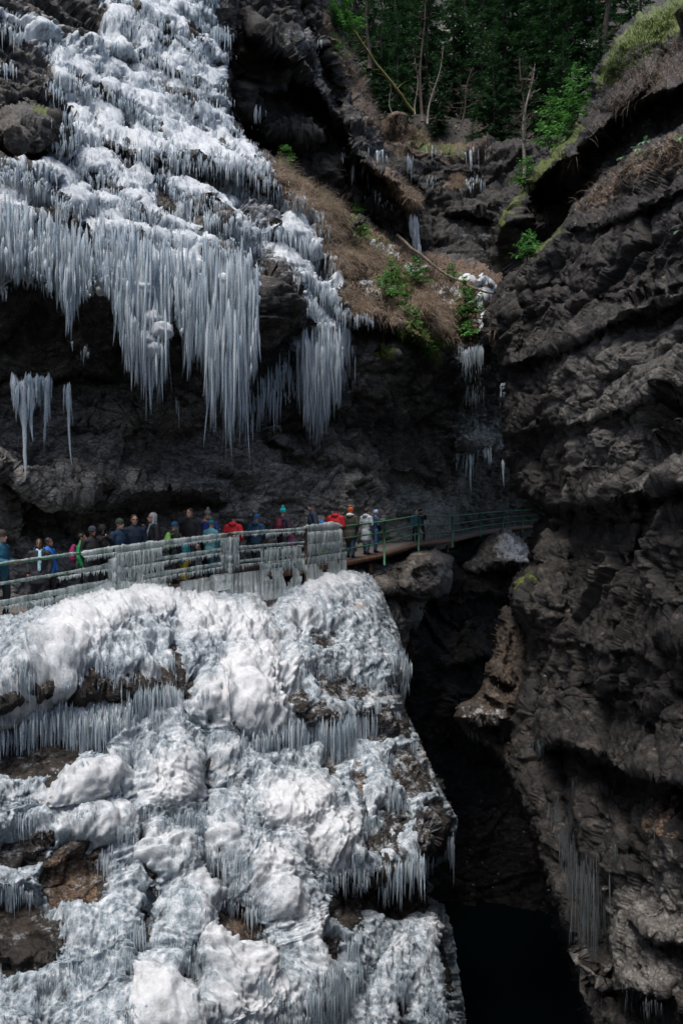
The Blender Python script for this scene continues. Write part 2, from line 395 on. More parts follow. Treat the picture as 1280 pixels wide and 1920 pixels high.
def disp_rock(big=0.5, mid=0.25, block=0.22, small=0.05, strat=(1, 1, 1), bs=1.0, seed=0, lv2=.45, lv3=.22, bed=.07, bv=(-.3, .1, 1), bf=1.1):
    def f(p, s):
        q = p * np.asarray(strat, np.float32)
        bn = np.array(bv, float); bn /= np.linalg.norm(bn); b1 = np.cross([0, 1, 0], bn); b1 /= np.linalg.norm(b1); b2 = np.cross(bn, b1)
        wq = (p @ np.stack([b1 * .62, b2 * .8, bn * 1.15], 1)).astype(np.float32)
        wq = wq + 0.10 * np.stack([perlin(wq * 1.1, 3), perlin(wq * 1.1, 4), perlin(wq * 1.1, 5)], -1)
        r = big * fbm(q * 0.22, 3, seed + 1) + mid * .35 * fbm(q * 0.6, 2, seed + 2)
        r = r + block * (1.3 * facets(wq * 0.6 * bs, seed + 3, .9, .6) + 1.25 * lv2 * facets(wq * 1.5 * bs + 7, seed + 4, .95, .5, fast=True) + 1.25 * lv3 * facets(wq * 3.8 * bs + 3, seed + 9, 1.0, .5, fast=True))
        tb = (p @ (np.array(bv, np.float32) / np.linalg.norm(bv))) * bf + .9 * fbm(p * .35, 3, seed + 20)
        for fq, am in ((1, 1), (2.7, .45)):
            t_ = tb * fq + 3.1 * fq; fr_ = t_ - np.floor(t_); hh = perlin(np.stack([np.floor(t_) * 7.3, p[..., 0] * .25, p[..., 1] * .25], -1), seed + 21)
            r = r + bed * am * ((1 - fr_) * .8 + .9 * hh - .5 * np.clip(1 - np.minimum(fr_, 1 - fr_) / .08, 0, 1))
        r = r + small * .9 * fbm(q * 5, 5, seed + 6, gain=.68)
        return r
    return f

# ---- the cliff on the left with the frozen fall, the roof over the walkway and the grassy slope
sil_left = [(-400, -500), (440, -500), (446, 40), (428, 120), (424, 214), (455, 262), (505, 300), (560, 335), (640, 392), (700, 425), (760, 468), (860, 488),
            (965, 512), (1100, 540), (1100, 1110), (960, 1075), (660, 1062), (600, 1110), (-400, 1260)]
c = [(-300, -300, 22), (-300, 0, 20), (-300, 300, 16), (-300, 520, 14.5), (-300, 640, 16), (-300, 900, 15), (-300, 1150, 15),
     (0, -300, 27), (0, 0, 24), (0, 150, 22), (0, 300, 19.5), (0, 430, 17.5), (0, 520, 17), (0, 600, 19), (0, 760, 20), (0, 880, 17.6), (0, 980, 18.0), (0, 1150, 17.6),
     (200, -300, 36), (200, 0, 31), (200, 100, 28), (200, 250, 25), (200, 300, 22.8), (200, 400, 20.5), (200, 520, 19), (200, 610, 21), (200, 700, 22.5), (200, 800, 21.5), (200, 900, 20), (200, 980, 20.6), (200, 1130, 20.2),
     (400, -300, 40), (400, 0, 35), (400, 150, 33), (400, 250, 29.5), (400, 300, 27), (400, 420, 23.5), (400, 520, 22), (400, 600, 22), (400, 700, 24), (400, 800, 25), (400, 880, 23.5), (400, 980, 23.3), (400, 1110, 22.9),
     (540, 340, 31), (540, 400, 29.5), (540, 480, 27), (540, 560, 26), (540, 640, 26), (540, 720, 28), (540, 820, 28), (540, 900, 26), (540, 980, 26), (540, 1090, 25.5),
     (650, 430, 37), (650, 500, 33), (650, 590, 29.5), (650, 620, 29.5), (650, 700, 31), (650, 800, 32), (650, 900, 30), (650, 980, 29.8), (650, 1060, 29.2),
     (720, 440, 40), (720, 600, 31), (720, 640, 31.5), (720, 720, 33), (720, 850, 35), (720, 930, 33.5), (720, 980, 32.6), (720, 1060, 31.6),
     (790, 480, 43), (790, 620, 32), (790, 650, 32), (790, 680, 34), (790, 800, 37), (790, 900, 37), (790, 980, 36.5), (790, 1040, 36),
     (870, 490, 47), (870, 560, 40), (870, 650, 37), (870, 700, 38), (870, 800, 39.5), (870, 840, 38.5), (870, 910, 42), (870, 980, 46), (870, 1040, 45),
     (960, 505, 52), (950, 560, 45), (950, 650, 43), (950, 800, 45), (950, 900, 50), (1000, 980, 58), (1000, 1060, 58), (1080, 700, 48), (1080, 1000, 60)]
L = Patch(-330, 1080, -260, 1180, STEP, c, sil_left, rnd=30, drop=2.0, back=7, seed=1)
FALL_LEDGES = [  # px polyline, swell in metres
    ([(190, 90), (250, 100), (300, 125), (350, 150), (390, 175), (425, 215)], 0.9, 60),
    ([(95, 150), (150, 165), (200, 180), (250, 200), (300, 240), (325, 295)], 0.8, 50),
    ([(310, 180), (360, 215), (390, 250), (420, 285), (440, 320)], 0.7, 45),
    ([(400, 215), (440, 255), (480, 300), (505, 335)], 0.7, 40),
    ([(230, 20), (270, 40), (310, 60), (345, 95), (380, 120)], 0.6, 40),
    ([(110, 258), (200, 268), (260, 292), (320, 298), (380, 305), (450, 322), (530, 356)], 1.1, 55),
    ([(-60, 340), (0, 335), (50, 342), (100, 368), (150, 400)], 0.8, 45),
    ([(110, 288), (165, 322), (215, 358), (280, 412), (325, 440)], 0.9, 40),
    ([(280, 300), (350, 368), (420, 415), (492, 436)], 0.8, 40),
    ([(365, 430), (425, 428), (470, 450)], 0.8, 30),
    ([(-60, 400), (0, 396), (85, 415), (130, 440), (180, 470)], 0.8, 40),
    ([(180, 440), (250, 445), (300, 465), (350, 480)], 0.5, 30),
    ([(225, 505), (320, 530), (385, 545)], 0.8, 45),
    ([(390, 500), (440, 500), (480, 520)], 0.6, 30),
    ([(540, 378), (575, 395), (605, 425)], 0.7, 25),
    ([(503, 432), (560, 455), (600, 480), (628, 505)], 0.9, 35),
    ([(556, 515), (600, 548), (645, 588)], 0.9, 35),
    ([(540, 600), (600, 620), (640, 650)], 0.8, 35)]
for pts, a, up in FALL_LEDGES: L.ledge(pts, a, up, 9, 0.35, 35)
L.ledge([(640, 590), (680, 598), (760, 612), (800, 640)], 1.2, 30, 12, 1.0, 60)
L.ledge([(500, 800), (560, 850), (650, 860), (760, 880), (850, 900)], 0.7, 60, 20, 0.8, 40)
L.ledge([(-100, 850), (0, 880), (90, 935), (200, 930), (330, 915), (420, 925)], 1.0, 70, 25, 1.0, 60)
L.ledge([(120, 800), (260, 770), (400, 800)], 0.5, 60, 20, 0.5, 40)
L.bulge(515, 570, 55, 90, 1.6, 20); L.bulge(60, 245, 75, 45, 2.2, 5, 0.45)
L.bulge(770, 650, 60, 40, 1.3); L.bulge(835, 560, 45, 25, 1.2, 30); L.bulge(800, 590, 40, 25, 1.0); L.bulge(900, 830, 45, 35, 1.5)
L.bulge(880, 705, 35, 60, .8); L.bulge(700, 690, 70, 50, 1.0, 20); L.bulge(655, 500, 30, 26, 1.2); L.bulge(620, 410, 30, 30, .8)
L.spot(3, [(-330, 690), (120, 660), (260, 700), (420, 760), (560, 830), (700, 860), (760, 900), (860, 930), (860, 1110), (-330, 1260)], 1.0, 40, 40, 40); L.spot(3, [(640, 640), (760, 650), (780, 760), (660, 760)], .7, 30, 30, 20)  # pale dry wall under the roof, brightened in colour for the missing light
rs9 = np.random.default_rng(5)
for _ in range(46):
    _x = rs9.uniform(560, 930); _y = np.interp(_x, [560, 700, 930], [400, 500, 560]) + rs9.uniform(-50, 60); _s = rs9.uniform(6, 17); L.bulge(_x, _y, _s * 1.4, _s, rs9.uniform(.3, .8), rs9.uniform(0, 40), .5)
L.crack([(0, 700), (80, 720), (150, 700), (250, 730)], 0.8, 8); L.crack([(150, 790), (260, 760), (330, 740)], 0.6, 6)
soil_poly = [(505, 300), (560, 330), (640, 392), (700, 422), (760, 465), (860, 486), (970, 510), (945, 560), (900, 640), (870, 665), (790, 640), (745, 612), (650, 585), (610, 500), (650, 470), (590, 440), (545, 380)]
L.spot(2, soil_poly, 1.0, 12, 12); L.spot(2, [(860, 560), (940, 540), (920, 650), (860, 670)], 0.8)
L.spot(1, [(600, 395), (690, 415), (760, 470), (700, 520), (660, 480)], 0.6, 25, 30)
L.spot(1, [(745, 612), (800, 615), (850, 640), (810, 670), (750, 655)], 0.8, 14, 14); L.spot(1, [(715, 650), (745, 650), (745, 675), (700, 665)], .7)
L.spot(1, [(60, 200), (130, 225), (130, 245), (60, 215)], .6, 6, 6)
SNOWP = [[(700, 455), (735, 462), (745, 478), (700, 470)], [(760, 495), (800, 505), (790, 515), (755, 505)], [(810, 535), (850, 545), (870, 560), (830, 560)],
         [(670, 530), (730, 545), (735, 560), (690, 560)], [(880, 610), (930, 590), (925, 640), (890, 650)]]
for q in SNOWP: L.spot(0, q, 1.25, 7, 12, 12)
# thin frost on the dark ledges around the ice
for q in [[(0, 10), (60, 20), (110, 70), (160, 120), (90, 130), (30, 80)], [(440, 330), (530, 370), (540, 440), (450, 430)], [(480, 440), (560, 470), (600, 560), (500, 520)], [(600, 540), (660, 570), (680, 610), (620, 620)],
          [(840, 640), (900, 655), (900, 680), (850, 680)], [(840, 780), (940, 790), (940, 830), (850, 840)]]: L.spot(0, q, 0.62, 15, 25, 14)
fd = disp_rock(0.55, 0.45, 0.42, 0.05, (1, 1, 1.35), 1.0, 1)
L.finish(fd)
L_obj = struct(L.build('cliff', M['rock_left'])); Lb = L.bvh()
sel = None

# ---- dark crag behind, right of the fall, and the far wall with the small ice falls
sil_b = [(330, -500), (585, -500), (600, -40), (640, 70), (660, 130), (700, 215), (716, 290), (745, 330), (785, 378), (783, 402), (755, 425), (700, 500), (600, 500), (400, 400)]
B = Patch(330, 820, -260, 520, STEP, [(350, -200, 44), (350, 200, 41), (430, 100, 38), (430, -200, 42), (520, 100, 40), (600, 0, 44), (640, 150, 44), (540, 290, 42), (620, 280, 43), (650, 380, 44), (720, 320, 42), (780, 380, 41), (760, 420, 44), (700, 480, 48), (560, 340, 41)],
          sil_b, rnd=40, drop=3, back=12, seed=4)
B.ledge([(470, 60), (540, 110), (600, 170), (650, 260), (700, 320)], 1.8, 60, 14, 0.5, 60)
B.ledge([(430, 190), (500, 240), (560, 260), (620, 250)], 1.2, 60, 14, 0.8, 60)
B.ledge([(640, 290), (700, 315), (745, 345), (786, 392)], 1.6, 30, 16, 1.2, 60)
B.crack([(560, 20), (600, 110), (640, 220), (650, 330)], 1.2, 9)
B.spot(0, [(640, 60), (720, 230), (745, 280), (700, 300), (640, 200)], 0.38, 18, 30, 12); B.spot(0, [(520, 20), (560, 60), (600, 110), (640, 210), (600, 170), (540, 90)], 0.45, 8, 20, 10)
B.spot(2, [(700, 290), (745, 335), (785, 385), (770, 395), (720, 335)], .8, 8, 8); B.spot(2, [(585, -10), (640, 60), (700, 215), (720, 280), (690, 240), (600, 60)], .6, 10, 10)
B.finish(disp_rock(1.0, 0.9, 0.7, 0.06, (1, 1, 1.2), 0.7, 8))
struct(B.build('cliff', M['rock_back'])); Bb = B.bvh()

sil_f = [(560, 262), (640, 225), (700, 210), (760, 232), (800, 262), (850, 275), (920, 262), (1000, 268), (1140, 250), (1140, 620), (560, 620)]
FW = Patch(560, 1140, 180, 620, STEP, [(560, 300, 60), (700, 240, 60), (800, 260, 58), (900, 260, 58), (1000, 260, 56), (720, 400, 57), (850, 400, 57), (950, 400, 55), (800, 500, 55), (960, 520, 54), (1100, 300, 54), (1100, 500, 52), (600, 500, 58)],
           sil_f, rnd=20, drop=1.5, back=5, jag=6, seed=9)
FW.ledge([(840, 395), (880, 398), (920, 400), (950, 385), (1000, 380)], 1.2, 60, 12, 0.6, 50); FW.ledge([(690, 300), (760, 320), (800, 360)], 1.2, 40, 15, .7, 50)
FW.spot(1, [(770, 235), (850, 250), (870, 285), (780, 275)], .6, 10, 20); FW.spot(2, [(690, 210), (900, 262), (920, 290), (690, 290)], .55, 15, 25); FW.spot(2, [(835, 335), (865, 330), (865, 355), (835, 360)], .9, 6, 6, 10)
FW.spot(0, [(840, 410), (940, 440), (920, 490), (850, 440)], .35, 20, 30, 10)
FW.finish(disp_rock(0.8, 0.7, 0.6, 0.08, (1, 1, 1), 0.6, 12))
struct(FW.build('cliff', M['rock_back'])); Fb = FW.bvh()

# ---- right cliff: the mossy ridge behind and the great face in front
sil_r2 = [(1700, -400), (1330, -60), (1275, -5), (1235, 22), (1200, 32), (1160, 70), (1128, 118), (1114, 150), (1112, 185), (1085, 225), (1080, 250), (1030, 285), (1000, 318), (985, 352), (955, 375), (938, 400), (928, 440), (922, 490),
          (950, 520), (950, 640), (1700, 700)]
R2 = Patch(900, 1700, -260, 680, STEP * 1.1, [(1280, 0, 27), (1280, -150, 30), (1280, 200, 22), (1130, 150, 29), (1100, 300, 27), (1000, 350, 31), (930, 480, 33), (1050, 450, 32), (1000, 500, 31), (1400, 0, 24), (1050, 380, 33), (1150, 420, 29), (1280, 420, 24), (1600, 200, 18), (1600, 600, 20), (1000, 640, 34), (960, 420, 31)],
           sil_r2, rnd=34, drop=2.0, back=9, seed=14)
R2.ledge([(1085, 270), (1130, 235), (1200, 185), (1290, 150), (1400, 120)], 1.8, 60, 20, 1.0, 80); R2.ledge([(1000, 345), (1050, 300), (1110, 280)], 1.6, 30, 14, 1.2, 80)
R2.bulge(1165, 130, 60, 90, 1.5, 40)
R2.spot(1, [(1295, -20), (1200, 30), (1160, 70), (1118, 140), (1118, 165), (1165, 160), (1180, 110), (1240, 90), (1295, 50)], .95, 12, 14, 14); R2.spot(1, [(1085, 225), (1000, 318), (938, 400), (930, 480), (945, 430), (1000, 350), (1100, 240)], .62, 5, 7, 12)
R2.spot(2, [(1300, 60), (1180, 130), (1110, 220), (1090, 290), (1170, 250), (1300, 130)], .42, 16, 25, 10)
R2.finish(disp_rock(0.6, 0.5, 0.45, 0.04, (.8, .8, 1.3), 0.7, 15))
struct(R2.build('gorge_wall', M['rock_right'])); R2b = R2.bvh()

sil_r = [(1750, 60), (1400, 180), (1290, 232), (1215, 268), (1165, 300), (1118, 345), (1070, 400), (1040, 440), (985, 492), (952, 522), (925, 565), (912, 622), (935, 655), (948, 715), (950, 800), (957, 880), (975, 925), (1015, 935), (1030, 955), (1008, 990), (1000, 1055),
         (968, 1090), (958, 1120), (972, 1160), (990, 1185), (985, 1240), (972, 1290), (955, 1380), (952, 1440), (985, 1520), (1008, 1600), (1040, 1700), (1075, 1800), (1110, 1930), (1150, 2150), (1750, 2150)]
R = Patch(880, 1750, 40, 2100, STEP, [(1280, 240, 18.5), (1280, 400, 17), (1150, 320, 22), (1100, 420, 22), (960, 560, 26), (950, 650, 26), (1280, 700, 15), (1100, 700, 19), (960, 850, 25), (1280, 930, 14), (1100, 930, 18.6), (1000, 960, 24), (1060, 990, 22.5), (1280, 1200, 13), (965, 1110, 22.5), (1100, 1200, 17), (990, 1250, 21.5),
                                     (1280, 1500, 12), (1100, 1500, 16), (980, 1480, 19.5), (1280, 1900, 10.5), (1100, 1900, 13), (1040, 1700, 15.5), (1700, 200, 13), (1700, 700, 11), (1700, 1200, 9), (1700, 1900, 6.5), (1500, 1500, 9.5), (1500, 2100, 8)],
          sil_r, rnd=30, drop=1.6, back=7, seed=20)
R.ledge([(930, 690), (1000, 668), (1080, 640), (1180, 585), (1320, 545), (1600, 480)], .8, 50, 6, .7, 60)
R.ledge([(940, 820), (1020, 800), (1100, 790), (1180, 760), (1320, 710), (1600, 640)], .5, 60, 5, .5, 40)
R.ledge([(960, 930), (1030, 948), (1100, 945), (1180, 925), (1310, 895), (1600, 850)], .9, 60, 16, 1.0, 60)
R.ledge([(1140, 960), (1180, 975), (1230, 955), (1310, 960)], .4, 26, 8, .5, 40)
R.ledge([(965, 1195), (1040, 1200), (1120, 1215), (1200, 1220), (1320, 1200)], .3, 50, 8, .6, 40)
R.ledge([(1010, 1390), (1080, 1400), (1150, 1440), (1220, 1460), (1320, 1475), (1600, 1500)], 1.3, 100, 10, 1.0, 90)
R.ledge([(1115, 1840), (1180, 1860), (1215, 1875), (1262, 1862)], .7, 60, 8, 1.0, 60); R.ledge([(1180, 1720), (1230, 1760), (1300, 1770)], .6, 50, 10, .8, 40)
R.ledge([(1050, 420), (1110, 430), (1180, 400), (1310, 340)], .4, 30, 8, .4, 30)
R.bulge(1010, 1120, 60, 55, 1.0, 20); R.bulge(940, 610, 45, 60, .8); R.bulge(1195, 1790, 55, 85, .5, -12, .8); R.bulge(1130, 1560, 50, 120, .6, -15, .8)
R.crack([(960, 545), (1060, 535), (1150, 570), (1280, 535)], .35, 4); R.crack([(1120, 860), (1170, 870), (1280, 830)], .3, 4); R.crack([(1210, 940), (1190, 1100), (1150, 1200)], .5, 8); R.crack([(1075, 960), (1070, 1060), (1060, 1150)], .5, 6)
R.crack([(1050, 1400), (1065, 1550), (1110, 1700), (1140, 1850)], .9, 10); R.crack([(1000, 1300), (1100, 1290), (1210, 1310)], .25, 4); R.crack([(1280, 1300), (1230, 1380), (1240, 1460)], .4, 5)
R.spot(1, [(1068, 400), (1040, 440), (985, 492), (1010, 480), (1060, 430)], .7, 5, 8, 12); R.spot(1, [(962, 1095), (1000, 1070), (1025, 1085), (990, 1120)], .55, 8, 14, 10)
R.spot(1, [(1290, 235), (1165, 305), (1170, 325), (1300, 270)], .4, 8, 12, 10); R.spot(2, [(1290, 230), (1118, 345), (1070, 400), (1110, 400), (1180, 350), (1310, 290)], .55, 10, 20, 10)
R.spot(3, [(1040, 660), (1180, 590), (1300, 550), (1300, 910), (1180, 920), (1060, 880)], .3, 40, 60, 30); R.spot(3, [(1140, 1700), (1300, 1600), (1300, 1780), (1262, 1870), (1180, 1860), (1110, 1800)], .55, 16, 30, 20)  # paler areas put the cliff's highlights into the rock colour
R.spot(2, [(1230, 1500), (1290, 1480), (1290, 1560), (1240, 1570)], .6, 20, 30, 14)
R.finish(disp_rock(0.40, 0.12, 0.34, 0.04, (.8, .8, 1.1), .8, 21, .38, .25, .055, (-.38, .1, 1), .75))
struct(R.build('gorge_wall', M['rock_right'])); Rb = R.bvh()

# ---- brown spur with the ledge under the right wall
sil_s = [(948, 1150), (985, 1165), (1060, 1220), (1080, 1470), (985, 1520), (960, 1470), (940, 1420), (905, 1385), (872, 1368), (858, 1345), (862, 1328), (890, 1308), (905, 1292), (925, 1240), (938, 1190)]
S = Patch(820, 1100, 1120, 1560, STEP, [(960, 1160, 27), (940, 1260, 25.5), (890, 1320, 25), (870, 1345, 23.6), (950, 1340, 23.6), (930, 1390, 25), (980, 1400, 23), (980, 1500, 22.5), (1080, 1300, 24), (1080, 1500, 22)], sil_s, rnd=14, drop=.8, back=4, jag=4, seed=24)
S.ledge([(855, 1345), (900, 1350), (950, 1352)], .9, 26, 10, 1.0, 50); S.ledge([(900, 1262), (930, 1270), (960, 1285)], .7, 40, 6, 1.0, 26)
S.spot(2, [(948, 1155), (990, 1180), (985, 1330), (940, 1350), (870, 1345), (905, 1290)], .4, 10, 16, 10); S.spot(0, [(865, 1325), (945, 1325), (945, 1350), (870, 1350)], .5, 8, 14, 8)
S.crack([(965, 1180), (950, 1240), (975, 1290)], .4, 4); S.crack([(900, 1300), (940, 1330), (985, 1330)], .4, 4); S.finish(disp_rock(0.25, 0.25, 0.22, 0.04, (1, 1, 1), 1.3, 25, bed=.03)); struct(S.build('rock_spur', M['rock_low'])); Sb = S.bvh()

# ---- gorge wall under the walkway
sil_l = [(560, 1040), (645, 1052), (700, 1056), (735, 1050), (830, 1028), (880, 1022), (905, 1010), (1120, 1030), (1200, 2100), (560, 2100)]
G = Patch(560, 1180, 1000, 2100, STEP * 1.15, [(600, 1040, 28), (645, 1055, 29), (700, 1070, 30.5), (760, 1060, 33), (820, 1040, 36), (860, 1030, 39), (900, 1020, 43), (1000, 1060, 46), (1100, 1100, 48), (700, 1150, 29), (750, 1250, 29), (840, 1180, 36), (950, 1200, 38), (750, 1450, 31), (880, 1450, 38), (1000, 1500, 38), (820, 1700, 36), (900, 1900, 31), (1050, 1900, 31), (1150, 1500, 34)],
          sil_l, rnd=12, drop=.8, back=4, jag=4, seed=30)
G.bulge(792, 1078, 42, 40, 2.6, -10, .6); G.bulge(735, 1085, 35, 30, 1.6, 20, .6); G.bulge(722, 1140, 48, 60, 2.0, 20, .6); G.bulge(870, 1120, 60, 60, 1.5); G.bulge(780, 1200, 26, 90, 1.4, 10, .7)
G.ledge([(860, 1120), (920, 1110), (1000, 1120)], 1.2, 30, 20, .8, 50); G.ledge([(850, 1240), (900, 1225), (940, 1235)], 1.0, 30, 16, .8, 50); G.ledge([(700, 1105), (760, 1125), (800, 1160), (830, 1220)], .6, 30, 10, .8, 40)
G.spot(2, [(730, 1060), (790, 1050), (800, 1100), (750, 1110)], .4, 10, 20, 12)
G.finish(disp_rock(0.8, 0.5, 0.32, 0.04, (1, 1, 1), .8, 31)); struct(G.build('gorge_wall', M['rock_shaded'])); Gb = G.bvh()
# worn brown rocks the walkway beam rests on
G2 = Patch(640, 870, 1010, 1260, STEP, [(650, 1050, 27.8), (700, 1060, 28.5), (760, 1050, 30.0), (830, 1040, 33), (700, 1150, 27.6), (760, 1180, 29), (850, 1100, 34), (740, 1250, 27.5)],
           [(640, 1052), (690, 1052), (735, 1056), (755, 1045), (785, 1032), (812, 1032), (835, 1050), (845, 1080), (838, 1110), (815, 1120), (800, 1125), (790, 1160), (775, 1190), (768, 1260), (640, 1260)], rnd=22, drop=1.6, back=4, jag=4, seed=63)
G2.bulge(790, 1075, 45, 42, 1.2, -10, .5); G2.bulge(735, 1140, 50, 70, 1.0, 20, .6); G2.ledge([(690, 1100), (740, 1108), (790, 1122), (840, 1120)], .8, 40, 8, 1.0, 40); G2.crack([(760, 1050), (745, 1100), (760, 1150)], .7, 7)
G2.spot(3, [(640, 1010), (870, 1010), (870, 1260), (640, 1260)], .3); G2.finish(disp_rock(.3, .3, .13, .05, (1, 1, 1), 1.2, 64)); struct(G2.build('gorge_wall', M['rock_low']))  # paler tone painted in to offset the shadow under the walkway
# farthest wall closing the gorge
CW = Patch(820, 1300, 480, 2100, 7, [(850, 500, 64), (1300, 500, 60), (850, 1200, 66), (1300, 1200, 60), (1000, 2000, 46), (1300, 2000, 46)], None, seed=33)
CW.finish(disp_rock(1.5, 1.0, .8, .1, (1, 1, 1), .5, 34)); struct(CW.build('gorge_wall', M['rock_shaded']))

# ---- pointed rock in the mouth of the gorge
sil_p = [(893, 1038), (905, 1020), (930, 1003), (945, 996), (962, 1010), (985, 1035), (1008, 1058), (1000, 1066), (960, 1060), (925, 1062), (880, 1075), (860, 1060)]
Q = Patch(840, 1030, 980, 1090, STEP, [(945, 996, 42), (900, 1040, 40), (940, 1030, 39), (1000, 1060, 39), (930, 1060, 39), (860, 1070, 40)], sil_p, rnd=12, drop=1.2, back=4, jag=3, seed=36)
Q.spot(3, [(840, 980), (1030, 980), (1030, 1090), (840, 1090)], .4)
Q.spot(0, [(930, 1000), (960, 1005), (1010, 1062), (985, 1064), (950, 1045), (925, 1045)], .66, 7, 12, 10)
Q.finish(disp_rock(.3, .3, .28, .04, (1, 1, 1), 1.2, 37)); Qo = Q.build('boulder', M['rock_walk'])
tag(Qo, 'frost-dusted pointed rock at the mouth of the gorge past the end of the walkway', 'rock'); Qb = Q.bvh()

# ---- ground under the forest, rising behind the far wall; unseen gorge walls carrying on behind the camera, added to block sky light; river
def grid_fn(nx, ny, fn):
    u, v = np.meshgrid(np.linspace(0, 1, nx), np.linspace(0, 1, ny)); V = fn(u, v).reshape(-1, 3)
    idx = np.arange(nx * ny).reshape(ny, nx); Qd = np.stack([idx[:-1, :-1], idx[:-1, 1:], idx[1:, 1:], idx[1:, :-1]], -1).reshape(-1, 4)
    return V, Qd
def hill(u, v):
    x = -40 + 130 * u; y = 60.5 + 110 * v
    z = 25.5 + 4.5 * sstep(60.5, 65, y) + (y - 62) * (0.44 + 0.42 * sstep(70, 115, y)) + 2.2 * fbm(np.stack([x * .08, y * .08, 0 * x], -1), 4, 50) + .5 * fbm(np.stack([x * .5, y * .5, 0 * x], -1), 3, 51)
    z = z + 0.10 * (x - 5) * sstep(0, 40, x)
    return np.stack([x, y, z], -1)
V, Qd = grid_fn(260, 220, hill)
mk = np.zeros((len(V), 3), np.float32); mk[:, 2] = .30; mk[:, 1] = np.clip(.25 + .4 * fbm(V * .15, 3, 52), 0, .5)
ppx = 640 + V[:, 0] / V[:, 1] * F; ppy = 960 - V[:, 2] / V[:, 1] * F; mk[:, 0] = .50 * np.exp(-((ppx - 860) / 60) ** 2 - ((ppy - 60) / 90) ** 2) + .5 * np.exp(-((ppx - 1095) / 30) ** 2 - ((ppy - 60) / 90) ** 2) + .45 * np.exp(-((ppx - 1000) / 40) ** 2 - ((ppy - 160) / 30) ** 2)  # pale patches painted on the hill for pale rock and bright sky gaps
struct(obj('hillside', mesh_np('hillside', V, quads=Qd, mats=[M['rock_back']], attr=mk))); HV, HQ = V, Qd
Hb = BVHTree.FromPolygons(V.tolist(), Qd.tolist())
def back_l(u, v):
    y = 17 - 75 * u; z = -22 + 40 * v
    x = -13.0 - 1.8 * np.sin(v * 6) + 2.0 * fbm(np.stack([y * .1, z * .1, 0 * y], -1), 4, 55) - 3.5 * sstep(.55, 1, v) * 2 - 3 * sstep(0.0, .2, u)
    return np.stack([x, y, z], -1)
V, Qd = grid_fn(160, 110, back_l); struct(obj('gorge_wall', mesh_np('gorge_wall', V, quads=Qd, mats=[M['rock_left']], attr=np.zeros((len(V), 3), np.float32))))
def back_r(u, v):
    y = 9 - 66 * u; z = -22 + 38 * v
    x = 12.0 + 1.5 * np.sin(v * 5 + 1) + 2.0 * fbm(np.stack([y * .1, z * .1, 5 + 0 * y], -1), 4, 56) + 2 * sstep(.6, 1, v)
    return np.stack([x, y, z], -1)
V, Qd = grid_fn(160, 110, back_r); struct(obj('gorge_wall', mesh_np('gorge_wall', V, quads=Qd, mats=[M['rock_right']], attr=np.zeros((len(V), 3), np.float32))))

wm, nt, b, _ = new_mat('river_water')
b.inputs['Base Color'].default_value = (0.0006, 0.002, 0.002, 1); b.inputs['Roughness'].default_value = 0.35; b.inputs['Specular IOR Level'].default_value = 0.05
nz_ = N(nt, 'ShaderNodeTexNoise', Scale=2.5, Detail=5); nt.links.new(texco(nt, (1, .5, 1)), nz_.inputs[0]); bump(nt, b, nz_.outputs[0], .05, .6)
V, Qd = grid_fn(40, 60, lambda u, v: np.stack([-25 + 75 * u, -60 + 135 * v, -17.5 + 0 * u], -1))
struct(obj('river', mesh_np('river', V, quads=Qd, mats=[wm])))
# ---- ice-covered buttress in the foreground
sil_bt = [(x, y + (14 if y < 1200 else 0)) for x, y in [(-400, 1190), (0, 1168), (80, 1150), (200, 1118), (280, 1105), (360, 1112), (470, 1098), (540, 1088), (600, 1076), (650, 1062), (700, 1068), (712, 1100), (728, 1150), (745, 1190), (762, 1262), (750, 1320),
          (785, 1410), (815, 1470), (845, 1540), (838, 1590), (800, 1625), (790, 1680), (815, 1720), (840, 1800), (862, 1950), (880, 2200), (-400, 2200)]]
T = Patch(-300, 920, 1040, 2120, STEP, [(-300, 1200, 12.6), (0, 1180, 15), (200, 1125, 17.3), (400, 1110, 20), (560, 1090, 22.7), (640, 1070, 25.3), (700, 1080, 27), (0, 1300, 13.6), (200, 1250, 15.2), (400, 1250, 17), (600, 1200, 20), (700, 1200, 22.5), (750, 1290, 22),
     (0, 1500, 12.6), (200, 1400, 14.2), (400, 1400, 15.6), (600, 1350, 18), (740, 1400, 20), (0, 1700, 11.6), (200, 1600, 12.7), (400, 1600, 13.7), (600, 1550, 15.6), (700, 1500, 17.5), (840, 1550, 18.5), (0, 1920, 10.6), (300, 1920, 11), (500, 1920, 12), (720, 1720, 17.0), (700, 1800, 15.6), (800, 1900, 16),
     (600, 1750, 14.6), (-300, 1500, 10.8), (-300, 1920, 9.3), (300, 2120, 10), (800, 2120, 14.5), (-300, 2120, 9)], sil_bt, rnd=34, drop=2.2, back=8, jag=4, seed=40)
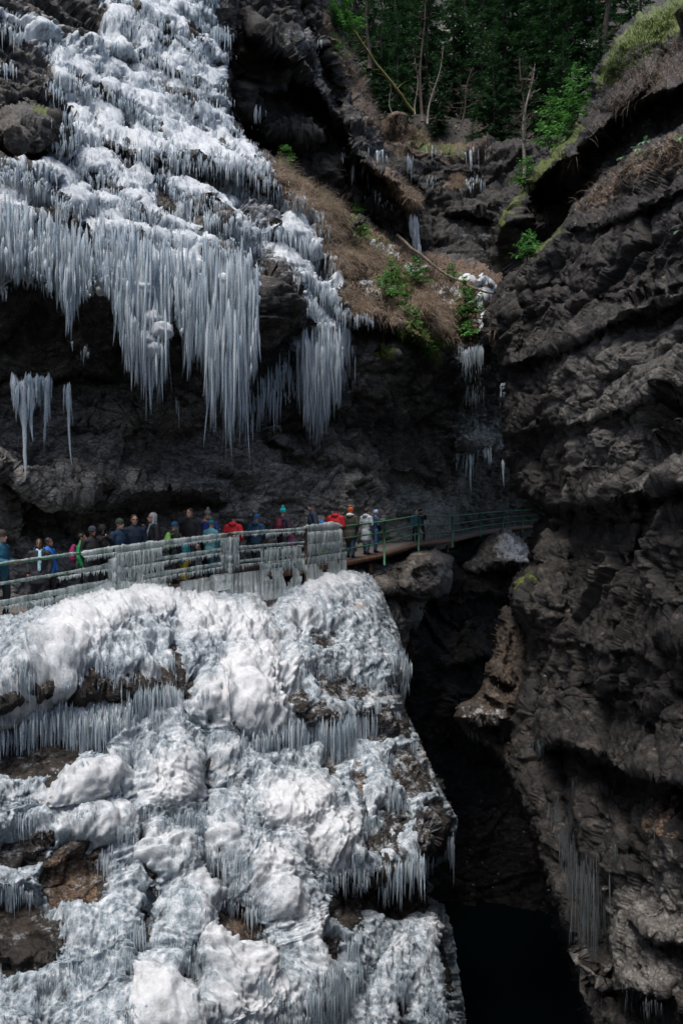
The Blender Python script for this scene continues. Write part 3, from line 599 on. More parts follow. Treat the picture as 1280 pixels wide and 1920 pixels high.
BL = [  # mound edges with a curtain hanging below
    ([(-60, 1345), (0, 1330), (60, 1290), (130, 1300), (200, 1290), (260, 1300), (330, 1280)], .8, 110, .7, 70),
    ([(230, 1285), (260, 1290), (300, 1275)], .4, 30, .5, 20),
    ([(420, 1350), (470, 1370), (530, 1375), (580, 1350)], .7, 90, .7, 60),
    ([(540, 1345), (620, 1350), (700, 1340), (740, 1360)], .8, 70, .8, 90),
    ([(640, 1270), (700, 1275), (760, 1268)], .4, 50, .5, 30),
    ([(-80, 1500), (0, 1480), (80, 1470), (150, 1500), (200, 1490)], .5, 50, .5, 50),
    ([(40, 1600), (110, 1560), (180, 1545), (240, 1550)], .5, 50, .4, 60),
    ([(360, 1590), (400, 1600), (440, 1600)], .5, 50, .8, 70),
    ([(620, 1640), (680, 1650), (740, 1630), (790, 1600), (835, 1580)], 1.0, 80, 1.2, 90),
    ([(560, 1860), (620, 1850), (660, 1800), (700, 1750)], .5, 90, .6, 60),
    ([(-60, 1790), (60, 1800), (150, 1790), (250, 1760)], .5, 70, .7, 80),
    ([(280, 1640), (330, 1640), (370, 1660)], .3, 40, .4, 60)]
for pts, a, up, un, ul in BL: T.ledge(pts, a * (.62 if a > .65 else .3), up, 14, un, ul, 9)
for q in [(270, 1150, 90, 45, .9, -18), (150, 1210, 130, 45, .8, -35), (60, 1290, 90, 35, .6, -30), (370, 1180, 70, 60, .5, 0), (440, 1200, 50, 50, .6, 0), (480, 1290, 90, 80, .9, 0), (400, 1330, 45, 50, .5, 0), (610, 1110, 50, 35, .9, 0), (560, 1180, 60, 50, .4, 0), (665, 1150, 45, 60, .7, 30),
          (640, 1310, 100, 45, .6, 5), (400, 1430, 40, 50, .6, 0), (300, 1440, 80, 60, .4, 0), (170, 1470, 120, 45, .6, -5), (150, 1580, 110, 55, .7, -15), (290, 1600, 60, 70, .5, 0), (410, 1570, 35, 50, .6, 0), (540, 1530, 70, 70, .6, 0), (520, 1650, 60, 90, .5, 0), (620, 1600, 90, 70, .8, 0), (800, 1540, 45, 45, .9, 0),
          (370, 1710, 40, 90, .4, 35), (440, 1800, 70, 110, .8, 30), (330, 1900, 70, 60, .7, 0), (560, 1740, 40, 110, .5, -10), (770, 1860, 75, 110, 1.2, -8), (690, 1860, 50, 60, .6, 0), (60, 1640, 90, 50, .4, 0), (640, 1720, 55, 90, .7, 20)]:
    T.bulge(q[0], q[1], q[2], q[3], q[4] * .38, ang=q[5], pw=.9)
for q in [([(190, 1380), (195, 1500), (240, 1560), (260, 1650), (285, 1720), (270, 1860)], .7, 10), ([(375, 1480), (380, 1600), (400, 1680), (470, 1730), (490, 1820)], .9, 16), ([(640, 1400), (655, 1480), (670, 1530)], .5, 12), ([(300, 1180), (310, 1290), (350, 1400)], .3, 10)]:
    T.crack(q[0], q[1], q[2], 6)
def butt_disp(p, s): return disp_rock(.3, .22, .16, .04, (1, 1, 1), 1.0, 41)(p, s)
T.spot(2, [(580, 1270), (700, 1280), (760, 1340), (740, 1370), (560, 1370)], .32, 20, 30, 12)
T.spot(2, [(360, 1560), (400, 1560), (500, 1720), (490, 1830), (370, 1660)], .6, 16, 20, 14); T.spot(2, [(640, 1400), (665, 1400), (690, 1530), (660, 1560)], .75, 8, 10, 14); T.spot(2, [(90, 1600), (200, 1580), (190, 1700), (90, 1700)], .6, 16, 20, 14)
T.spot(0, [(600, 1090), (712, 1100), (762, 1262), (750, 1320), (845, 1540), (800, 1625), (600, 1650), (500, 1100)], .45, 20, 30, 8)
T.spot(0, [(-300, 1180), (600, 1100), (700, 1400), (600, 2120), (-300, 2120)], .30, 20, 30, 10)
T.finish(butt_disp); struct(T.build('rock_buttress', M['rock_butt'])); Tb = T.bvh()
# ================================================================== ICE
def ice_sheet(pt, cover, name, mat, parent, thick=0.25, lump=0.12, flute=0.08, white=None, dirt=None, sm=2, soft=14, extra=None, seed=0, lf=1.0, keep=None, zs=1.0, grn=.02, wt=(.85, .5, .24), ls=.35):
    """a skin of ice over a rock patch: cover is a signed field in which > 0 is ice"""
    base = blur(pt.pos, sm); n = pt.normals(blur(base, 2))
    H, W = cover.shape; r, c = np.where(cover > -soft); r0, r1, c0, c1 = r.min(), r.max() + 1, c.min(), c.max() + 1
    sl = (slice(r0, r1), slice(c0, c1)); base = base[sl]; n = n[sl]; cv = cover[sl]
    t = sstep(-soft, soft * 1.2, cv)
    up = np.clip(n[..., 2], 0, 1)
    w = (base + .18 * np.stack([perlin(base * 1.3, 3), perlin(base * 1.3, 5), perlin(base * 1.3, 6)], -1)) * np.array([1, 1, zs])
    f1, _, _, _ = voronoi(w * 1.7 * lf, seed + 1); f2, _, _, _ = voronoi(w * 3.9 * lf, seed + 2, fast=True); f3, _, _, _ = voronoi(w * 9 * lf, seed + 3, fast=True)
    L1 = wt[0] * (1 - np.clip(f1, 0, 1) ** 2) + wt[1] * (1 - np.clip(f2, 0, 1) ** 2) + wt[2] * (1 - np.clip(f3, 0, 1) ** 2) + .6 * fbm(base * 1.4 * lf, 4, seed + 5, gain=.55)
    fl = 1 - 2 * np.abs(perlin(w * np.array([5.5, 5.5, .5]) , seed + 7)); fl = fl + .5 * (1 - 2 * np.abs(perlin(w * np.array([13, 13, .9]), seed + 8)))
    steep = 1 - sstep(0.25, 0.6, up)
    ex = extra[sl] if extra is not None else 0
    d = thick * t + t * lump * L1 * (ls + (1 - ls) * (1 - steep)) + flute * fl * steep * t + (.035 * fbm(base * 7, 4, seed + 9, gain=.7) + grn * fbm(base * 20, 2, seed + 10)) * t + ex * t - 0.16 * (1 - t)
    pos = np.zeros(pt.pos.shape, np.float32); pos[sl] = base + n * d[..., None]
    m = np.zeros(pt.pos.shape[:2] + (3,), np.float32)
    m[sl][..., 0] = np.clip(.0 + .6 * (1 - steep), 0, 1) if white is None else np.clip(white[sl] * (.25 + .75 * t) - .3 * (1 - t), 0, 1)
    if dirt is not None: m[sl][..., 1] = np.clip(dirt[sl], 0, 1)
    kp = (cover > -soft * .8) & pt.keep
    if keep is not None: kp &= keep
    o = pt.build(name, mat, pos=pos, keep=kp, mask=m, parent=parent, smooth=True)
    return o, pos

def icicle_mesh(name, base, length, rad, mat, sides=6, rings=7, seed=0, snow=None):
    r = np.random.default_rng(abs(int(seed))); n = len(base)
    t = np.linspace(0, 1, rings)[None, :, None]
    prof = (1 - t) ** 0.95 * (1 + .22 * r.standard_normal((n, rings, 1))) * (1 + .18 * np.sin(t * (9 + 8 * r.random((n, 1, 1))) + 6 * r.random((n, 1, 1))))
    prof = np.clip(prof, .04, 1.6); prof[:, 0] = .12; prof[:, 1] = np.minimum(prof[:, 1], .85); prof[:, -1] = .02
    ang = (np.arange(sides) / sides * 2 * np.pi)[None, None, :] + 6.28 * r.random((n, 1, 1))
    rr = rad[:, None, None] * prof * (1 + .2 * r.standard_normal((n, 1, sides)))
    bend = (r.standard_normal((n, 1, 2)) * .03 * length[:, None, None]) * t ** 1.5
    wob = np.cumsum(r.standard_normal((n, rings, 2)), 1) * rad[:, None, None] * .10
    x = base[:, 0][:, None, None] + rr * np.cos(ang) + bend[..., :1] + wob[..., :1]
    y = base[:, 1][:, None, None] + rr * np.sin(ang) + bend[..., 1:] + wob[..., 1:]
    z = base[:, 2][:, None, None] - t * length[:, None, None] + 0 * x
    V = np.stack([x, y, z], -1).reshape(-1, 3)
    k = np.arange(n)[:, None, None] * rings * sides; i = np.arange(rings - 1)[None, :, None] * sides; j = np.arange(sides)[None, None, :]; j2 = (j + 1) % sides
    Qd = np.stack([k + i + j, k + i + j2, k + i + sides + j2, k + i + sides + j], -1).reshape(-1, 4)
    mk = np.zeros((n, rings * sides, 3), np.float32); mk[..., 0] = (0.0 if snow is None else snow[:, None])
    return mesh_np(name, V, quads=Qd, mats=[mat], attr=mk.reshape(-1, 3))

RADK = 0.42; CNT = 2.4
class Icicles:
    def __init__(s, seed=0): s.B, s.Ln, s.Rd, s.Sn = [], [], [], []; s.r = np.random.default_rng(abs(int(seed)))
    def one(s, px, py, bvh, length_px=None, tip=None, rad=.05, off=.12, d=None, snow=0.1):
        if d is None:
            h, n = hit(bvh, px, py)
            if h is None: return
            p = Vector(h) + Vector((n.x, n.y, 0)) * off * (1 if n.y < 0 else -1)
        else: p = P(px, py, d)
        dd = p.y; Lm = (length_px if length_px is not None else (tip - py)) / F * dd
        if Lm < .05: return
        s.B.append(p); s.Ln.append(Lm); s.Rd.append(rad * RADK * (0.55 + .45 * min(1.5, Lm / 1.0))); s.Sn.append(snow)
    def curtain(s, top, tips, n, bvh, rad=.05, vj=6, lj=.5, off=.15, d=None, dj=.3, snow=.1, pw=1.0, oj=.25):
        """n icicles hanging from the line `top`; `tips` is a second line, or a length in pixels"""
        top = np.asarray(top, float); x0, x1 = top[0, 0], top[-1, 0]
        nc = max(2, int(n / 7)); cc = s.r.uniform(x0, x1, nc); cf = s.r.uniform(.45, 1.15, nc)
        for k in range(int(n * CNT)):
            q_ = s.r.integers(nc); x = cc[q_] + s.r.normal() * 3.2; fk = cf[q_] * math.exp(-((x - cc[q_]) / 7) ** 2)
            if s.r.random() < .3 or not (x0 <= x <= x1): x = s.r.uniform(x0, x1); fk = s.r.uniform(.25, .95)
            y = np.interp(x, top[:, 0], top[:, 1]) + s.r.normal() * vj
            if np.isscalar(tips): L_ = tips * (1 - lj * s.r.random() ** pw)
            else:
                tp = np.asarray(tips, float); L_ = (np.interp(x, tp[:, 0], tp[:, 1]) - y) * (1 - lj * s.r.random() ** pw)
            L_ = L_ * min(1.08, fk)
            if L_ < 3: continue
            dd = None if d is None else float(np.interp(x, [q[0] for q in d], [q[1] for q in d])) + s.r.normal() * dj
            s.one(x, y, bvh, L_, rad=rad * min(2.4, math.exp(s.r.normal() * .42)), off=off + oj * s.r.random(), d=dd, snow=snow * s.r.uniform(0, 2) + .5 * (s.r.random() < .25))
    def build(s, parent, big=40, mat=None, minlen=0, name='icicle'):
        mat = mat or M['icicle']
        B_ = np.array([tuple(b) for b in s.B]); Ln = np.array(s.Ln); Rd = np.array(s.Rd); Sn = np.array(s.Sn)
        order = np.argsort(-Ln * Rd / B_[:, 1] ** 2)
        bg_ = order[:big]; rest = order[big:]
        for q, i in enumerate(bg_):
            obj(name, icicle_mesh(name, B_[i:i + 1], Ln[i:i + 1], Rd[i:i + 1], mat, 9, 12, 100 + int(i), Sn[i:i + 1]), parent)
        if len(rest): tag(obj('icicle_fringe', icicle_mesh('icicle_fringe', B_[rest], Ln[rest], Rd[rest], mat, 5, 6, 3, Sn[rest]), parent), kind='stuff')

# ---------------------------------------------------------------- the big frozen fall
fall_polys = [
    [(186, -300), (425, -300), (405, 0), (415, 60), (425, 70), (418, 120), (424, 205), (440, 240), (500, 300), (515, 335), (470, 330), (455, 375), (490, 430), (468, 470), (484, 520), (482, 560), (470, 560), (395, 560), (300, 560), (220, 540), (130, 540), (0, 520), (-330, 500), (-330, 330), (0, 328), (60, 330), (110, 262), (125, 245), (100, 160), (95, 110), (40, 60), (0, 30), (-60, 0), (-100, -40), (-20, -20), (60, 40), (110, 80), (190, 88)]]
holes = [([(280, 315), (300, 320), (325, 360), (330, 390), (300, 360)], .9), ([(280, 298), (330, 300), (335, 330), (290, 312)], .7), ([(370, 305), (425, 318), (430, 355), (395, 350), (372, 330)], .9), ([(365, 375), (400, 400), (410, 430), (370, 420)], .9), ([(450, 320), (520, 330), (530, 380), (480, 375), (448, 345)], 1),
         ([(195, 262), (250, 275), (262, 292), (230, 285)], .8), ([(250, 60), (256, 85), (248, 90), (243, 70)], .6), ([(290, 90), (300, 110), (305, 120), (288, 120)], .8), ([(345, 55), (362, 60), (365, 80), (352, 78)], .8), ([(205, 285), (235, 305), (240, 320), (215, 300)], .7),
         ([(165, 345), (180, 360), (175, 370), (160, 350)], .7), ([(120, 150), (150, 190), (110, 200)], -1), ([(470, 380), (500, 380), (500, 430), (460, 420)], .8), ([(240, 480), (265, 500), (255, 530), (240, 510)], .6), ([(365, 480), (385, 500), (380, 530), (368, 520)], .6), ([(-20, 70), (90, 150), (130, 240), (100, 260), (-20, 200)], 1)]
nzc = fbm(np.stack([L.X / 26, L.Y / 26, 0 * L.X + 2], -1), 5, 60, gain=.6); nzs = fbm(np.stack([L.X / 7, L.Y / 34, 0 * L.X + 4], -1), 3, 61)
cov = poly_sd(fall_polys[0], L.X, L.Y) + 13 * nzc + 4 * nzs
patchy = 30 * fbm(np.stack([(L.X - L.Y * .3) / 40, (L.Y - .5 * L.X) / 17, 0 * L.X + 14], -1), 4, 62, gain=.6) + 11
cov = np.minimum(cov, patchy)
for q, w_ in holes:
    if w_ > 0: cov = np.minimum(cov, -(poly_sd(q, L.X, L.Y) + 9 * nzc + 2))
fall = empty('frozen_waterfall', P(250, 560, 20), 'tall white frozen waterfall stepping down the left cliff to long icicles', 'frozen waterfall')
def child_of(e, names_before=None): return e
fall_sheet, _p = ice_sheet(L, cov, 'ice_sheet', M['ice_fall'], None, thick=.14, lump=.075, flute=.15, seed=70, soft=9)

IC = Icicles(5)
for pts, a, up in FALL_LEDGES[:15]:
    p = np.asarray(pts, float); w_ = p[-1, 0] - p[0, 0]
    dref = 24.0
    for lay, (dy, ln, dens) in enumerate([(0, 44, .6), (-14, 24, .3), (16, 34, .35)]):
        q = p.copy(); q[:, 1] += dy
        IC.curtain(q, ln, int(w_ * dens), Lb, rad=.055, vj=5, lj=.65, off=.18, snow=.25)
# extra little fringes everywhere on the fall
r_ = np.random.default_rng(11); HH, WW = cov.shape
ok = np.argwhere((cov > 4) & (L.X > -60) & (L.X < 520) & (L.Y > -20) & (L.Y < 560))
for k in r_.choice(len(ok), 300, replace=False):
    i, j = ok[k]; x, y = L.X[i, j], L.Y[i, j]; wd = r_.uniform(14, 50); sl_ = r_.uniform(.1, .75)
    IC.curtain([(x - wd / 2, y - wd / 2 * sl_), (x + wd / 2, y + wd / 2 * sl_)], r_.uniform(14, 38), int(wd * .55), Lb, rad=.05, vj=2.5, lj=.6, off=.16, snow=.25)
# the great fringe along the roof edge, several rows deep
tips = [(-60, 540), (0, 530), (30, 545), (60, 520), (85, 540), (110, 585), (128, 632), (138, 640), (148, 590), (168, 560), (185, 530), (205, 570), (222, 640), (240, 720), (262, 745), (277, 775), (290, 752), (303, 758), (314, 690), (325, 610), (340, 640), (352, 715), (368, 690), (385, 740), (397, 830), (410, 770), (425, 862), (437, 855), (450, 800), (459, 868), (468, 740), (480, 700), (486, 640)]
roofd = [(-60, 15.6), (0, 16.4), (130, 17.4), (270, 18.6), (400, 20.3), (490, 21.6)]
for top, n_, lj, dj in [([(-60, 430), (0, 430), (100, 470), (200, 500), (300, 540), (400, 530), (484, 540)], 760, .45, .25), ([(-60, 470), (60, 480), (130, 520), (200, 520), (300, 590), (400, 590), (484, 590)], 560, .45, .35),
                        ([(210, 560), (300, 640), (330, 560), (400, 650), (484, 640)], 420, .35, .4), ([(-60, 400), (130, 430), (300, 480), (484, 500)], 300, .6, .2)]:
    IC.curtain(top, tips, n_, Lb, rad=.075, vj=24, lj=lj, d=roofd, dj=dj, snow=.12, pw=1.3)
for x, y, tp, rd in [(128, 520, 634, .12), (132, 500, 640, .10), (277, 640, 778, .10), (247, 600, 735, .12), (300, 620, 757, .10), (398, 600, 838, .11), (425, 600, 866, .12), (437, 600, 856, .10), (459, 600, 868, .09), (412, 600, 785, .12), (470, 560, 720, .12), (355, 600, 716, .09), (238, 560, 700, .12), (265, 600, 750, .11), (288, 620, 760, .1), (222, 560, 650, .1), (108, 500, 585, .1), (90, 500, 560, .1)]:
    IC.one(x, y, Lb, tip=tp, rad=rd * 1.2, d=float(np.interp(x, [q[0] for q in roofd], [q[1] for q in roofd])) - .2)
# fluted sheets that the icicles of the roof edge have grown together into
def curtain_sheet(name, top, tips_, dl, seed, mat, lo=.45, hi=.85, step=1.5, amp=.16, back=.12):
    px = np.arange(top[0][0], top[-1][0], step); nr = 46; u = np.linspace(0, 1, nr)[:, None]
    ty = np.interp(px, [q[0] for q in top], [q[1] for q in top]); by = np.interp(px, [q[0] for q in tips_], [q[1] for q in tips_]); d = np.interp(px, [q[0] for q in dl], [q[1] for q in dl]) + back
    z0 = px * 0
    rag = .5 + .9 * perlin(np.stack([px / 14, z0, z0 + seed], -1), seed) + .7 * perlin(np.stack([px / 5, z0, z0 + seed], -1), seed + 1)
    ln = (by - ty) * (lo + (hi - lo) * np.clip(rag, 0, 1.15))
    py = ty + u * ln; A = Pn(px[None, :] + 0 * py, py, d[None, :] + 0 * py)
    w = A * np.array([1, 1, .10]); fl = 1 - 2 * np.abs(perlin(w * 4.0, seed)); fl2 = 1 - 2 * np.abs(perlin(w * 10, seed + 1))
    A[..., 1] -= (amp * fl + amp * .5 * fl2) * (1 - u ** 2) + .10 * fbm(A * 2.0, 4, seed) - .35 * u ** 3 * 0
    A[..., 1] += .5 * np.clip(.18 - u, 0, 1) ** 1 * 3 * np.ones_like(py)
    keep = (fbm(A * np.array([1.5, 1.5, .5]), 4, seed + 4) > -.34)
    H, W = py.shape; idx = np.arange(H * W).reshape(H, W); k = keep[:-1, :-1] & keep[1:, 1:] & keep[1:, :-1] & keep[:-1, 1:]
    Qd = np.stack([idx[:-1, :-1][k], idx[1:, :-1][k], idx[1:, 1:][k], idx[:-1, 1:][k]], 1); mk = np.zeros((H * W, 3), np.float32); mk[:, 0] = np.clip(.30 * fbm(A * 1.2, 3, seed + 6) + .05, 0, 1).ravel()
    return obj(name, mesh_np(name, A.reshape(-1, 3), quads=Qd, mats=[mat], attr=mk))
sh1 = curtain_sheet('ice_curtain', [(-60, 440), (60, 445), (130, 480), (200, 500), (300, 530), (400, 520), (486, 520)], tips, roofd, 3, M['ice_fall'])
# clots of lumpy ice inside the fringe
def clump_mesh(name, items, mat, seed=0):
    """items: (centre, rx, ry, rz): lumpy rounded masses"""
    Vs, Qs, off = [], [], 0
    for k, (c, rx, ry, rz) in enumerate(items):
        nu, nv = 26, 18; u, v = np.meshgrid(np.linspace(0, 2 * np.pi, nu, endpoint=False), np.linspace(.02, np.pi - .02, nv))
        d = np.stack([np.cos(u) * np.sin(v), np.sin(u) * np.sin(v), np.cos(v)], -1); q = d * np.array([rx, ry, rz]) + np.array(tuple(c))
        f1, _, _, _ = voronoi(q * 5.5, seed, fast=True); rr = .72 + .4 * (1 - f1 ** 2) + .14 * fbm(q * 9, 3, seed)
        Vs.append((d * rr[..., None] * np.array([rx, ry, rz]) + np.array(tuple(c))).reshape(-1, 3))
        idx = np.arange(nu * nv).reshape(nv, nu) + off; nx = np.roll(idx, -1, 1)
        Qs.append(np.stack([idx[:-1], idx[1:], nx[1:], nx[:-1]], -1).reshape(-1, 4)); off += nu * nv
    V = np.concatenate(Vs); mk = np.zeros((len(V), 3), np.float32); mk[:, 0] = .55; mk[:, 1] = .28
    return mesh_np(name, V, quads=np.concatenate(Qs), mats=[mat], attr=mk)
it = []
rc = np.random.default_rng(21)
for k in range(85):
    x = rc.uniform(190, 478); lo = np.interp(x, [q[0] for q in tips], [q[1] for q in tips]); y = rc.uniform(525, max(545, lo - 110))
    dd = float(np.interp(x, [q[0] for q in roofd], [q[1] for q in roofd])) + rc.uniform(-.1, .5); s_ = rc.uniform(.08, .2)
    it.append((P(x, y, dd), s_ * rc.uniform(.8, 1.2), s_ * .7, s_ * rc.uniform(.9, 1.5)))
for (x, y) in [(275, 640), (285, 655), (268, 665), (280, 600), (300, 620), (255, 560), (265, 545)]: it.append((P(x, y, 18.4), .3, .25, .22))
clots = obj('ice_clots', clump_mesh('ice_clots', it, M['ice_fall'], 8))
def parent_keep(o, e):
    o.parent = e; o.matrix_parent_inverse = Matrix.Translation(-Vector(e.location))
for o in (fall_sheet, clots, sh1): parent_keep(o, fall)
tag(clots, kind='stuff')
class PK:  # icicles are built in place, then hung on their thing
    pass
def build_ic(ic, e, big, mat=None):
    before = set(bpy.data.objects); ic.build(None, big, mat)
    for o in set(bpy.data.objects) - before: parent_keep(o, e)
build_ic(IC, fall, 90)

# ---------------------------------------------------------------- the narrower cascade to its right
casc = empty('frozen_cascade', P(600, 640, 28), 'narrow frozen cascade down dark ledges between the big waterfall and the grassy slope', 'frozen cascade')
cp = [(536, 372), (560, 372), (600, 400), (612, 425), (590, 440), (600, 470), (640, 500), (640, 535), (620, 540), (625, 560), (655, 590), (660, 612), (640, 620), (640, 700), (570, 700), (560, 650), (590, 600), (560, 560), (550, 520), (520, 480), (500, 440), (503, 425), (530, 415), (545, 395)]
cov2 = poly_sd(cp, L.X, L.Y) + 9 * nzc + 3 * nzs; cov2 = np.minimum(cov2, 20 * fbm(np.stack([L.X / 30, L.Y / 20, 0 * L.X + 24], -1), 4, 63) + 14)
for q in [[(590, 485), (612, 490), (615, 530), (595, 528)], [(575, 400), (605, 410), (610, 425), (580, 425)]]: cov2 = np.minimum(cov2, -(poly_sd(q, L.X, L.Y) + 5 * nzc + 2))
cs_, _ = ice_sheet(L, cov2, 'ice_sheet', M['ice_fall'], None, thick=.15, lump=.15, flute=.09, seed=80, soft=8); parent_keep(cs_, casc)
IC2 = Icicles(6)
for top, ln, n_ in [([(540, 380), (575, 400), (605, 428)], 40, 70), ([(503, 430), (560, 455), (575, 462)], 46, 110), ([(550, 515), (600, 530), (620, 535)], 30, 50), ([(545, 465), (600, 482), (625, 505)], 42, 110), ([(615, 500), (630, 510)], 35, 20), ([(560, 555), (575, 570), (585, 590)], 45, 40), ([(590, 560), (640, 590), (660, 600)], 40, 60), ([(655, 592), (690, 600)], 24, 34),
                   ([(560, 520), (600, 548), (645, 588)], 50, 100), ([(590, 600), (640, 620)], 80, 110), ([(590, 640), (645, 660)], 70, 90), ([(556, 660), (640, 670)], 70, 150), ([(556, 690), (645, 695)], 60, 140)]:
    IC2.curtain(top, ln, n_, Lb, rad=.055, vj=6, lj=.6, off=.25, snow=.2)
tp2 = [(484, 860), (490, 760), (505, 850), (512, 790), (520, 700), (530, 830), (545, 760), (556, 800), (566, 790), (575, 840), (590, 850), (595, 885), (602, 860), (615, 820), (625, 800), (640, 760), (655, 770), (668, 700)]
IC2.curtain([(462, 770), (484, 730), (510, 700), (530, 690)], tp2, 70, Lb, rad=.07, vj=14, lj=.55, off=.3)
IC2.curtain([(556, 700), (640, 700)], tp2, 170, Lb, rad=.065, vj=16, lj=.55, off=.4, d=[(556, 26.2), (640, 28.6)])
IC2.curtain([(565, 640), (640, 640)], tp2, 120, Lb, rad=.065, vj=16, lj=.6, off=.4, d=[(556, 25.8), (640, 28.2)])
IC2.curtain([(484, 740), (560, 720)], [(484, 850), (500, 780), (540, 760), (560, 770)], 60, Lb, rad=.05, vj=16, lj=.7, off=.4)
sh2 = curtain_sheet('ice_curtain', [(556, 640), (600, 640), (645, 645)], tp2, [(556, 26.1), (640, 28.5)], 13, M['ice_fall'], .35, .8); parent_keep(sh2, casc)
build_ic(IC2, casc, 40)

# ---------------------------------------------------------------- separate icicle clusters
def cluster(label, spec, big=8, cat='icicles', group=None, seed=0, mat=None, name='icicle_cluster'):
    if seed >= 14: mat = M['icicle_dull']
    ic = Icicles(30 + seed)
    for s_ in spec:
        if s_[0] == 'c': ic.curtain(*s_[1:4], s_[4], **s_[5])
        else: ic.one(*s_[1:3], s_[3], **s_[4])
    if not ic.B: return
    e = empty(name, ic.B[0], label, cat, group); build_ic(ic, e, min(big, len(ic.B)), mat); return e
C = lambda top, tip, n, b, **k: ('c', top, tip, n, b, k)
O = lambda x, y, b, **k: ('o', x, y, b, k)
cluster('broad bluish icicle cluster hanging from the roof at the far left above the walkway', [C([(22, 715), (60, 712), (98, 705)], [(22, 790), (32, 830), (45, 900), (52, 840), (62, 800), (75, 780), (90, 840), (98, 790)], 60, Lb, rad=.085, vj=6, lj=.45, d=[(0, 17.0), (100, 17.6)], dj=.12), O(45, 715, Lb, tip=905, rad=.17, d=17.2), O(60, 720, Lb, tip=830, rad=.18, d=17.3), O(87, 712, Lb, tip=845, rad=.13, d=17.5)], 10, seed=1)
cluster('single long thin icicle right of the broad cluster under the left roof', [O(127, 718, Lb, tip=875, rad=.12, d=18.0), O(121, 720, Lb, tip=780, rad=.07, d=18.0), O(131, 716, Lb, tip=800, rad=.08, d=18.1)], 3, seed=2)
cluster('small faint icicles in the dark recess between the left cluster and the big fringe', [C([(135, 650), (180, 655)], 40, 7, Lb, rad=.05, d=[(135, 18.6), (180, 18.9)], dj=.1), C([(320, 730), (336, 760)], 50, 4, Lb, rad=.04, d=[(320, 21), (336, 21)]), C([(0, 540), (22, 545)], 30, 8, Lb, rad=.04, d=[(0, 16.6), (40, 17)])], 5, seed=3)
cluster('bluish curtain of icicles under the overhang at the right end of the grassy slope', [C([(850, 658), (894, 655)], 48, 60, Lb, rad=.07, vj=4, lj=.6, off=.3), C([(853, 700), (895, 690)], 30, 16, Lb, rad=.06, vj=6, lj=.6, off=.2), C([(860, 745), (895, 730)], 40, 24, Lb, rad=.05, vj=10, lj=.6, off=.2), C([(878, 780), (890, 790)], 40, 12, Lb, rad=.05, vj=6, off=.2)], 12, seed=4)
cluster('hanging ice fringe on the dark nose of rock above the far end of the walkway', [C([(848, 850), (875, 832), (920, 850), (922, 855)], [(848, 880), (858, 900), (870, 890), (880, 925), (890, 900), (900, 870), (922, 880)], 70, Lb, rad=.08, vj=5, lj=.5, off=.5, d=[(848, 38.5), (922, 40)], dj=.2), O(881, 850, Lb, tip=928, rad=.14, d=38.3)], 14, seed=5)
cluster('isolated icicle in the dark gap beside the right wall, the upper one', [O(943, 712, Lb, tip=788, rad=.20, d=38), O(940, 715, Lb, tip=765, rad=.16, d=38), O(947, 722, Lb, tip=760, rad=.12, d=38)], 3, seed=6)
cluster('isolated icicle in the dark gap beside the right wall, the lower one', [O(941, 862, Lb, tip=915, rad=.16, d=38), O(944, 866, Lb, tip=895, rad=.12, d=38)], 2, seed=7)
cluster('bright white column of icicles left of the leaning crag above the grassy slope', [C([(662, 305), (678, 330)], [(662, 350), (668, 385), (674, 388), (680, 350)], 11, Bb, rad=.09, vj=4, lj=.5, off=.5), C([(640, 270), (660, 320)], 26, 8, Bb, rad=.05, vj=8, off=.4)], 6, seed=8)
cluster('row of white icicles under the slanting edge of the leaning crag', [C([(686, 284), (712, 296)], 44, 10, Bb, rad=.08, vj=4, lj=.6, off=.6), C([(690, 355), (700, 370)], 26, 8, Bb, rad=.06, off=.4), C([(705, 370), (725, 385)], 20, 10, Bb, rad=.05, off=.4)], 8, seed=9)
cluster('pair of white ice streaks on the far wall below the forest', [C([(868, 285), (880, 287)], [(868, 310), (874, 335), (880, 305)], 7, Fb, rad=.09, vj=3, lj=.5, off=.4), C([(872, 345), (882, 347)], [(872, 370), (876, 388), (882, 365)], 6, Fb, rad=.10, vj=3, lj=.5, off=.4), C([(890, 285), (900, 285)], 60, 3, Fb, rad=.05, vj=6, lj=.6, off=.4), C([(893, 335), (900, 340)], 50, 6, Fb, rad=.05, off=.4)], 8, seed=10)
cluster('thin ice trickles on the far wall between the leaning crag and the white streaks', [C([(808, 275), (816, 278)], 46, 9, Fb, rad=.06, vj=8, lj=.6, off=.4), C([(806, 335), (815, 345)], 30, 8, Fb, rad=.06, vj=8, off=.4), C([(759, 300), (766, 300)], 44, 8, Fb, rad=.06, vj=6, off=.5), C([(915, 285), (922, 285)], 20, 4, Fb, rad=.05, off=.4)], 6, seed=11)
cluster('small icicles on the dark crag right of the waterfall top', [C([(460, 208), (478, 210)], [(460, 245), (464, 262), (478, 228)], 9, Bb, rad=.09, vj=3, off=.4), C([(400, 60), (424, 66)], 50, 34, Lb, rad=.07, vj=5, off=.2), C([(484, 245), (494, 250)], 20, 6, Bb, rad=.07, off=.3), C([(600, 80), (604, 82)], 34, 3, Bb, rad=.05, off=.3)], 8, seed=12)
cluster('ragged icicles at the upper left corner above the dark boulder', [C([(10, 60), (30, 66)], 60, 22, Lb, rad=.06, vj=6, lj=.6, off=.3), C([(12, 132), (24, 136)], [(12, 160), (18, 185), (24, 160)], 10, Lb, rad=.07, vj=3, off=.3), C([(95, 110), (130, 150)], 40, 30, Lb, rad=.06, vj=5, off=.2), C([(95, 160), (130, 230)], 50, 36, Lb, rad=.06, vj=5, off=.2), C([(0, 300), (60, 330), (100, 300)], 40, 34, Lb, rad=.06, vj=6, off=.2)], 8, seed=13)
